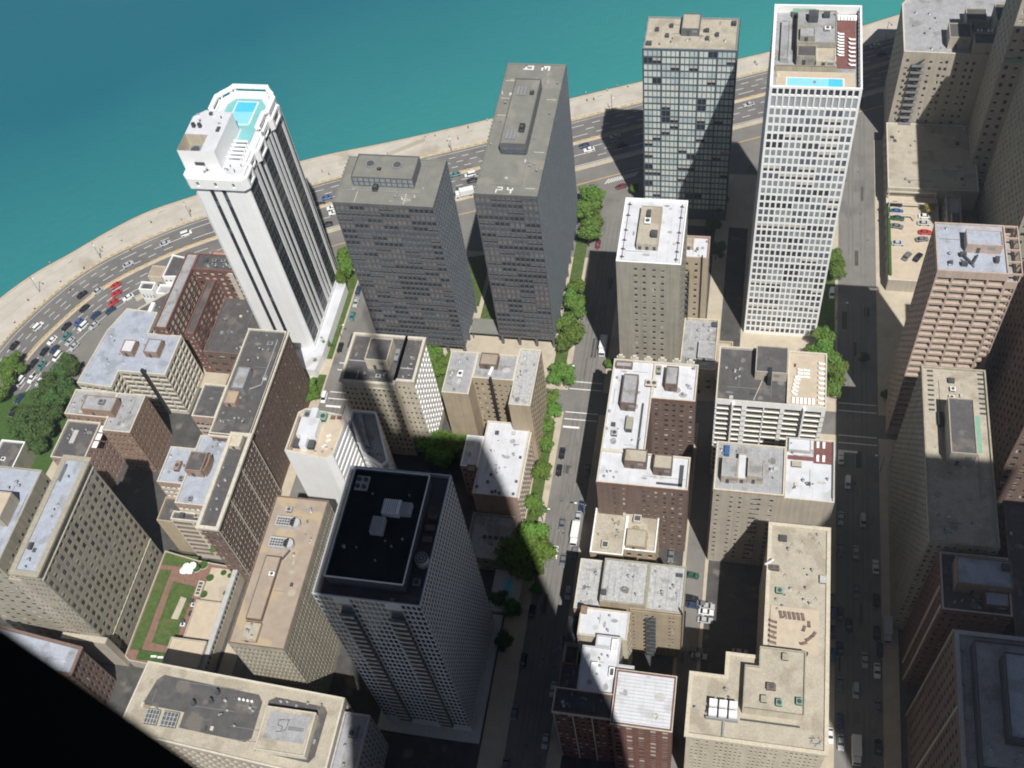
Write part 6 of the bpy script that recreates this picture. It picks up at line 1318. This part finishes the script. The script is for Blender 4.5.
def lamp(x, y, z, h, label, ang=0, arms=1):
    e = empty('street_lamp', (x, y, z), ang); tag(e, label, 'street lamp', 'street lamps')
    m_ = MB(); m_.cyl(0, 0, 0, h, .14, 'steel_grey', 8, .08); m_.cyl(0, 0, 0, .5, .25, 'steel_grey', 8); m_.build('pole', e, (0, 0, 0))
    for s_ in ((1,) if arms == 1 else (1, -1)):
        a = MB(); a.tube((0, 0, h-.1), (2.2*s_, 0, h+.3), .07, 'steel_grey', 5); a.build('arm', e, (0, 0, 0))
        l_ = MB(); l_.box(min(2.1*s_, 2.9*s_), max(2.1*s_, 2.9*s_), -.18, .18, h+.2, h+.42, 'white_frame'); l_.build('lamp_head', e, (0, 0, 0))
LW = ['left of the pale blue roof', 'above the red cars', 'beside the white tower', 'between the dark towers', 'right of the longer dark tower', 'at the top right']
for i, (px, py) in enumerate(((40, 292), (101, 258), (191, 217), (452, 152), (612, 112), (885, 40))):
    x, y = at(px, py, 0); t, _ = near_tangent(x, y); lamp(x, y, .14, 9, 'tall lamp on the lakeside promenade '+LW[i], math.atan2(t.y, t.x)-math.pi/2)
for (x, y, l_, a) in ((-51, 160, 'street lamp on the centre street beside the parked black cars', 0), (-38, 163, 'double armed street lamp in front of the brown brick building', 3.14), (-51, 215, 'street lamp at the crossing of the centre street', 0), (38, 250, 'street lamp beside the side wall of the gridded tower', 0),
                      (-135.2, 225, 'street lamp on the left hand street beside the lawn', 0), (51.8, 190, 'street lamp in the shade of the right hand street', 3.14)):
    lamp(x, y, .14, 8.5, l_, a)
def person_mesh(top, bottom):
    """one continuous skinned figure, about 1.7 m, mid-stride"""
    me = bpy.data.meshes.new('person')
    V = [(0, 0, .95), (0, .0, 1.2), (0, .02, 1.42), (0, .02, 1.52), (0, .03, 1.66), (.2, .02, 1.38), (.26, .12, 1.1), (.24, .25, .88), (-.2, .02, 1.38), (-.26, -.08, 1.1), (-.24, .02, .85), (.1, .0, .88), (.11, .16, .5), (.11, .22, .08), (.11, .36, .04), (-.1, 0, .88), (-.11, -.08, .5), (-.11, -.3, .1), (-.11, -.18, .04)]
    Eg = [(0, 1), (1, 2), (2, 3), (3, 4), (2, 5), (5, 6), (6, 7), (2, 8), (8, 9), (9, 10), (0, 11), (11, 12), (12, 13), (13, 14), (0, 15), (15, 16), (16, 17), (17, 18)]
    rad = [.15, .14, .15, .06, .11, .07, .05, .035, .07, .05, .035, .1, .075, .05, .04, .1, .075, .05, .04]
    me.from_pydata(V, Eg, []); o = bpy.data.objects.new('tmp', me); S.collection.objects.link(o)
    md_ = o.modifiers.new('s', 'SKIN'); sk = me.skin_vertices[0].data if me.skin_vertices else None
    if sk is None:
        bm = bmesh.new(); bm.from_mesh(me); bm.verts.layers.skin.verify(); bm.to_mesh(me); bm.free(); sk = me.skin_vertices[0].data
    for i, r_ in enumerate(rad): sk[i].radius = (r_, r_)
    sk[0].use_root = True
    dg = bpy.context.evaluated_depsgraph_get(); dg.update(); nm = bpy.data.meshes.new_from_object(o.evaluated_get(dg)); nm.name = 'person'
    bpy.data.objects.remove(o)
    nm.materials.clear()
    for k in ('skin', bottom, top, 'hair'): nm.materials.append(Mt[k])
    for p in nm.polygons:
        z = p.center.z; p.material_index = 3 if z > 1.68 else 0 if z > 1.5 else 2 if z > .95 else 1 if z > .45 else 0
    return nm
MM('skin', (.45, .28, .2), .7, .1, 3); MM('hair', (.05, .035, .025), .8, .1, 3); MM('denim', (.05, .08, .16), .9, .1, 3); MM('cloth_red', (.5, .06, .05), .9, .1, 3); MM('cloth_white', (.7, .7, .68), .9, .1, 3); MM('cloth_dark', (.03, .03, .04), .9, .1, 3); MM('cloth_yellow', (.6, .45, .1), .9, .1, 3)
PM = {}
PP = [(181, 219), (190, 210), (121, 240), (102, 247), (60, 281), (50, 263), (35, 309), (14, 322), (84, 268), (99, 254), (151, 222), (322, 171), (329, 174), (447, 140), (425, 136), (435, 135), (458, 138), (468, 127), (487, 120), (586, 93), (607, 90), (617, 86), (628, 86), (587, 100), (594, 99), (755, 62), (757, 64), (28, 300), (70, 290), (560, 108), (665, 78), (130, 250), (214, 200), (44, 300)]
for i, (px, py) in enumerate(sorted(PP)):
    tc = ['white', 'red', 'dark', 'white', 'yellow'][i % 5]; bc = 'denim' if i % 2 else 'cloth_dark'
    if (tc, bc) not in PM: PM[(tc, bc)] = person_mesh('cloth_'+tc, bc)
    o = bpy.data.objects.new('person', PM[(tc, bc)]); S.collection.objects.link(o); x, y = at(px, py, .9); o.location = (x, y, .14); t, _ = near_tangent(x, y)
    o.rotation_euler.z = math.atan2(t.y, t.x)+(math.pi/2 if i % 2 else -math.pi/2)
    tag(o, uniq('person in a %s top walking on the promenade %s' % (tc, 'at the far left' if px < 90 else 'left of the white tower' if px < 250 else 'behind the dark towers' if px < 500 else 'past the longer dark tower' if px < 700 else 'at the right')), 'person', 'people on the promenade')
# benches and low stone steps at the water's edge
for i, (px, py) in enumerate(((70, 262), (110, 236), (160, 212), (470, 131), (520, 118), (600, 96), (690, 76))):
    x, y = at(px, py, .2); t, _ = near_tangent(x, y); e = empty('bench', (x, y, .14), math.atan2(t.y, t.x)); tag(e, ORD[i]+' pale bench from the left along the lakeside promenade', 'bench', 'benches on the promenade')
    m_ = MB(); m_.box(-1, 1, -.25, .25, .42, .5, 'trim_stone'); m_.build('seat', e, (0, 0, 0))
    for sx in (-.8, .8): m_ = MB(); m_.box(sx-.1, sx+.1, -.22, .22, 0, .42, 'grey_stone'); m_.build('leg', e, (0, 0, 0))
q0 = Vector(at(388, 156, 0)); q1 = Vector(at(425, 141, 0)); t = (q1-q0).normalized(); nn = Vector((-t.y, t.x))*.6
st_ = MB(); st_.prism([tuple(q0-nn), tuple(q1-nn), tuple(q1+nn), tuple(q0+nn)], .1, 2.2, 'promenade_concrete'); o = st_.build('retaining_wall'); tag(o, 'pale retaining wall at the water edge behind the shorter dark tower', 'wall')

# ================================================================== ROOFTOP FURNITURE
def proto(name, parts):
    e = empty(name, (0, 0, -50))
    for nm, mb in parts: mb.build(nm, e, (0, 0, 0))
    return e
l1 = MB(); l1.box(-.35, .35, -.9, .3, .3, .36, 'white_wall'); l2 = MB(); l2.face([(-.35, .3, .33), (.35, .3, .33), (.35, .95, .75), (-.35, .95, .75)], 'white_wall'); l2.face([(-.35, .95, .70), (.35, .95, .70), (.35, .3, .28), (-.35, .3, .28)], 'white_wall')
def legs(): 
    out = []
    for x in (-.3, .3):
        for y in (-.8, .2): m_ = MB(); m_.box(x-.03, x+.03, y-.03, y+.03, 0, .3, 'steel_grey'); out.append(('leg', m_))
    return out
PL = proto('lounge_chair', [('seat', l1), ('backrest', l2)]+legs())
used_ = [False]
PB = {}
def lounger(x, y, z, a, label, group):
    if not used_[0]: PL.location = (x, y, z); PL.rotation_euler.z = a; used_[0] = True; o = PL
    else: o = copy_tree(PL, (x, y, z), a)
    if 'terrace of the L' in label:
        for ch in o.children:
            if ch.name.split('.')[0] in ('seat', 'backrest'):
                if ch.data.name not in PB:
                    PB[ch.data.name] = ch.data.copy(); PB[ch.data.name].materials.clear(); PB[ch.data.name].materials.append(Mt['brown_brick'])
                ch.data = PB[ch.data.name]
    tag(o, label, 'lounge chair', group)
def row_l(n, fn, fmt, group):
    for i in range(n): x, y, z, a = fn(i); lounger(x, y, z, a, fmt % ORD[i], group)
row_l(9, lambda i: (28.9, 184.4+i*1.75, 42.42, 1.57), '%s white lounger from the front along the outer edge of the tan terrace', 'loungers on the tan terrace edge')
row_l(6, lambda i: (21.2+i*1.1, 184.6, 42.42, 0), '%s white lounger from the left along the front of the tan terrace', 'loungers on the tan terrace front')
row_l(5, lambda i: (21.4+.2*i, 187.2+i*1.3, 42.42, .9), '%s slanted white lounger on the left of the tan terrace', 'slanted loungers on the tan terrace')
row_l(6, lambda i: (23+(i % 2)*1.7, 193.2+(i//2)*1.2, 42.42, 1.57), '%s white lounger in the middle of the tan terrace', 'loungers mid terrace')
row_l(6, lambda i: (25+i*.9, 273, 105.72, 0), '%s pale lounger at the lake end of the gridded tower sun deck', 'loungers at the end of the sun deck')
row_l(8, lambda i: (25.6, 257+i*1.3, 105.72, 1.57), '%s pale lounger along the inside of the gridded tower sun deck', 'loungers inside the sun deck')
row_l(7, lambda i: (28.6, 253+i*1.8, 105.72, 1.57), '%s pale lounger along the outer side of the gridded tower sun deck', 'loungers outside the sun deck')
row_l(8, lambda i: (-154+i*.9, 251.4, 88.68, 0), '%s white lounger beyond the turquoise pool on the white tower', 'loungers by the turquoise pool')
row_l(4, lambda i: (28.4+(i % 2)*1.6, 167+(i//2)*4.4, 40.72, 0), '%s pale lounger on the dark red corner roof deck', 'loungers on the red roof deck')
row_l(6, lambda i: (20.2+i*1.1, 119.9, 39.82, .2), '%s brown lounger at the back of the terrace of the L shaped building', 'loungers on the L building terrace')
row_l(5, lambda i: (18.4, 112.3+i*1.4, 39.82, 1.4), '%s brown lounger at the left of the terrace of the L shaped building', 'loungers left on the L building terrace')
row_l(5, lambda i: (26+(i % 3)*1.2, 113+i*1.3, 39.82, 2+i*.3), '%s brown lounger at the right of the terrace of the L shaped building', 'loungers right on the L building terrace')
t1 = MB(); t1.cyl(0, 0, .68, .74, .6, 'white_wall', 12); t2 = MB(); t2.cyl(0, 0, 0, .68, .06, 'steel_grey', 6); u1 = MB(); u1.cyl(0, 0, 2.1, 2.6, 1.3, 'white_wall', 8, .05); u2 = MB(); u2.cyl(0, 0, .74, 2.2, .03, 'steel_grey', 5)
PT = proto('parasol_table', [('tabletop', t1), ('leg', t2), ('parasol', u1), ('parasol_pole', u2)])
for i, (px, py) in enumerate(((187, 567), (193, 566), (190, 571), (184, 571))):
    x, y = at(px, py, 6.5); o = PT if i == 0 else copy_tree(PT); o.location = (x, y, 4.9); tag(o, ORD[i]+' white parasol table from the left on the garden terrace', 'table', 'parasol tables on the garden terrace')
b1 = MB(); b1.box(-.9, .9, -.3, .3, .4, .5, 'white_wall')
for i, y in enumerate((99.2, 98.6)):
    e = empty('bench', (-159.6+i*2.2, 99, 4.75), .1); tag(e, ORD[i]+' white bench on the red brick path of the garden terrace', 'bench', 'garden benches'); o = bpy.data.objects.new('seat', b1.mesh('seat')); S.collection.objects.link(o); o.parent = e
    for sx in (-.7, .7): m_ = MB(); m_.box(sx-.06, sx+.06, -.25, .25, 0, .4, 'steel_grey'); m_.build('leg', e, (0, 0, 0))
# ================================================================== HAZE: added scattering box imitating the bluish veil of window glare, round everything
hz = MB(); hz.box(-2700, 3200, -2700, 4600, -5.2, 456, 'leaf'); ho = hz.build('haze'); ho['kind'] = 'stuff'; ho.data.materials.clear()
hm = bpy.data.materials.new('haze_veil'); hm.use_nodes = True; hn = hm.node_tree.nodes; hn.clear()
ou = hn.new('ShaderNodeOutputMaterial'); pv = hn.new('ShaderNodeVolumePrincipled'); pv.inputs['Color'].default_value = (.78, .88, 1, 1); pv.inputs['Density'].default_value = .00018
pv.inputs['Anisotropy'].default_value = .2
hm.node_tree.links.new(pv.outputs[0], ou.inputs['Volume']); ho.data.materials.append(hm)
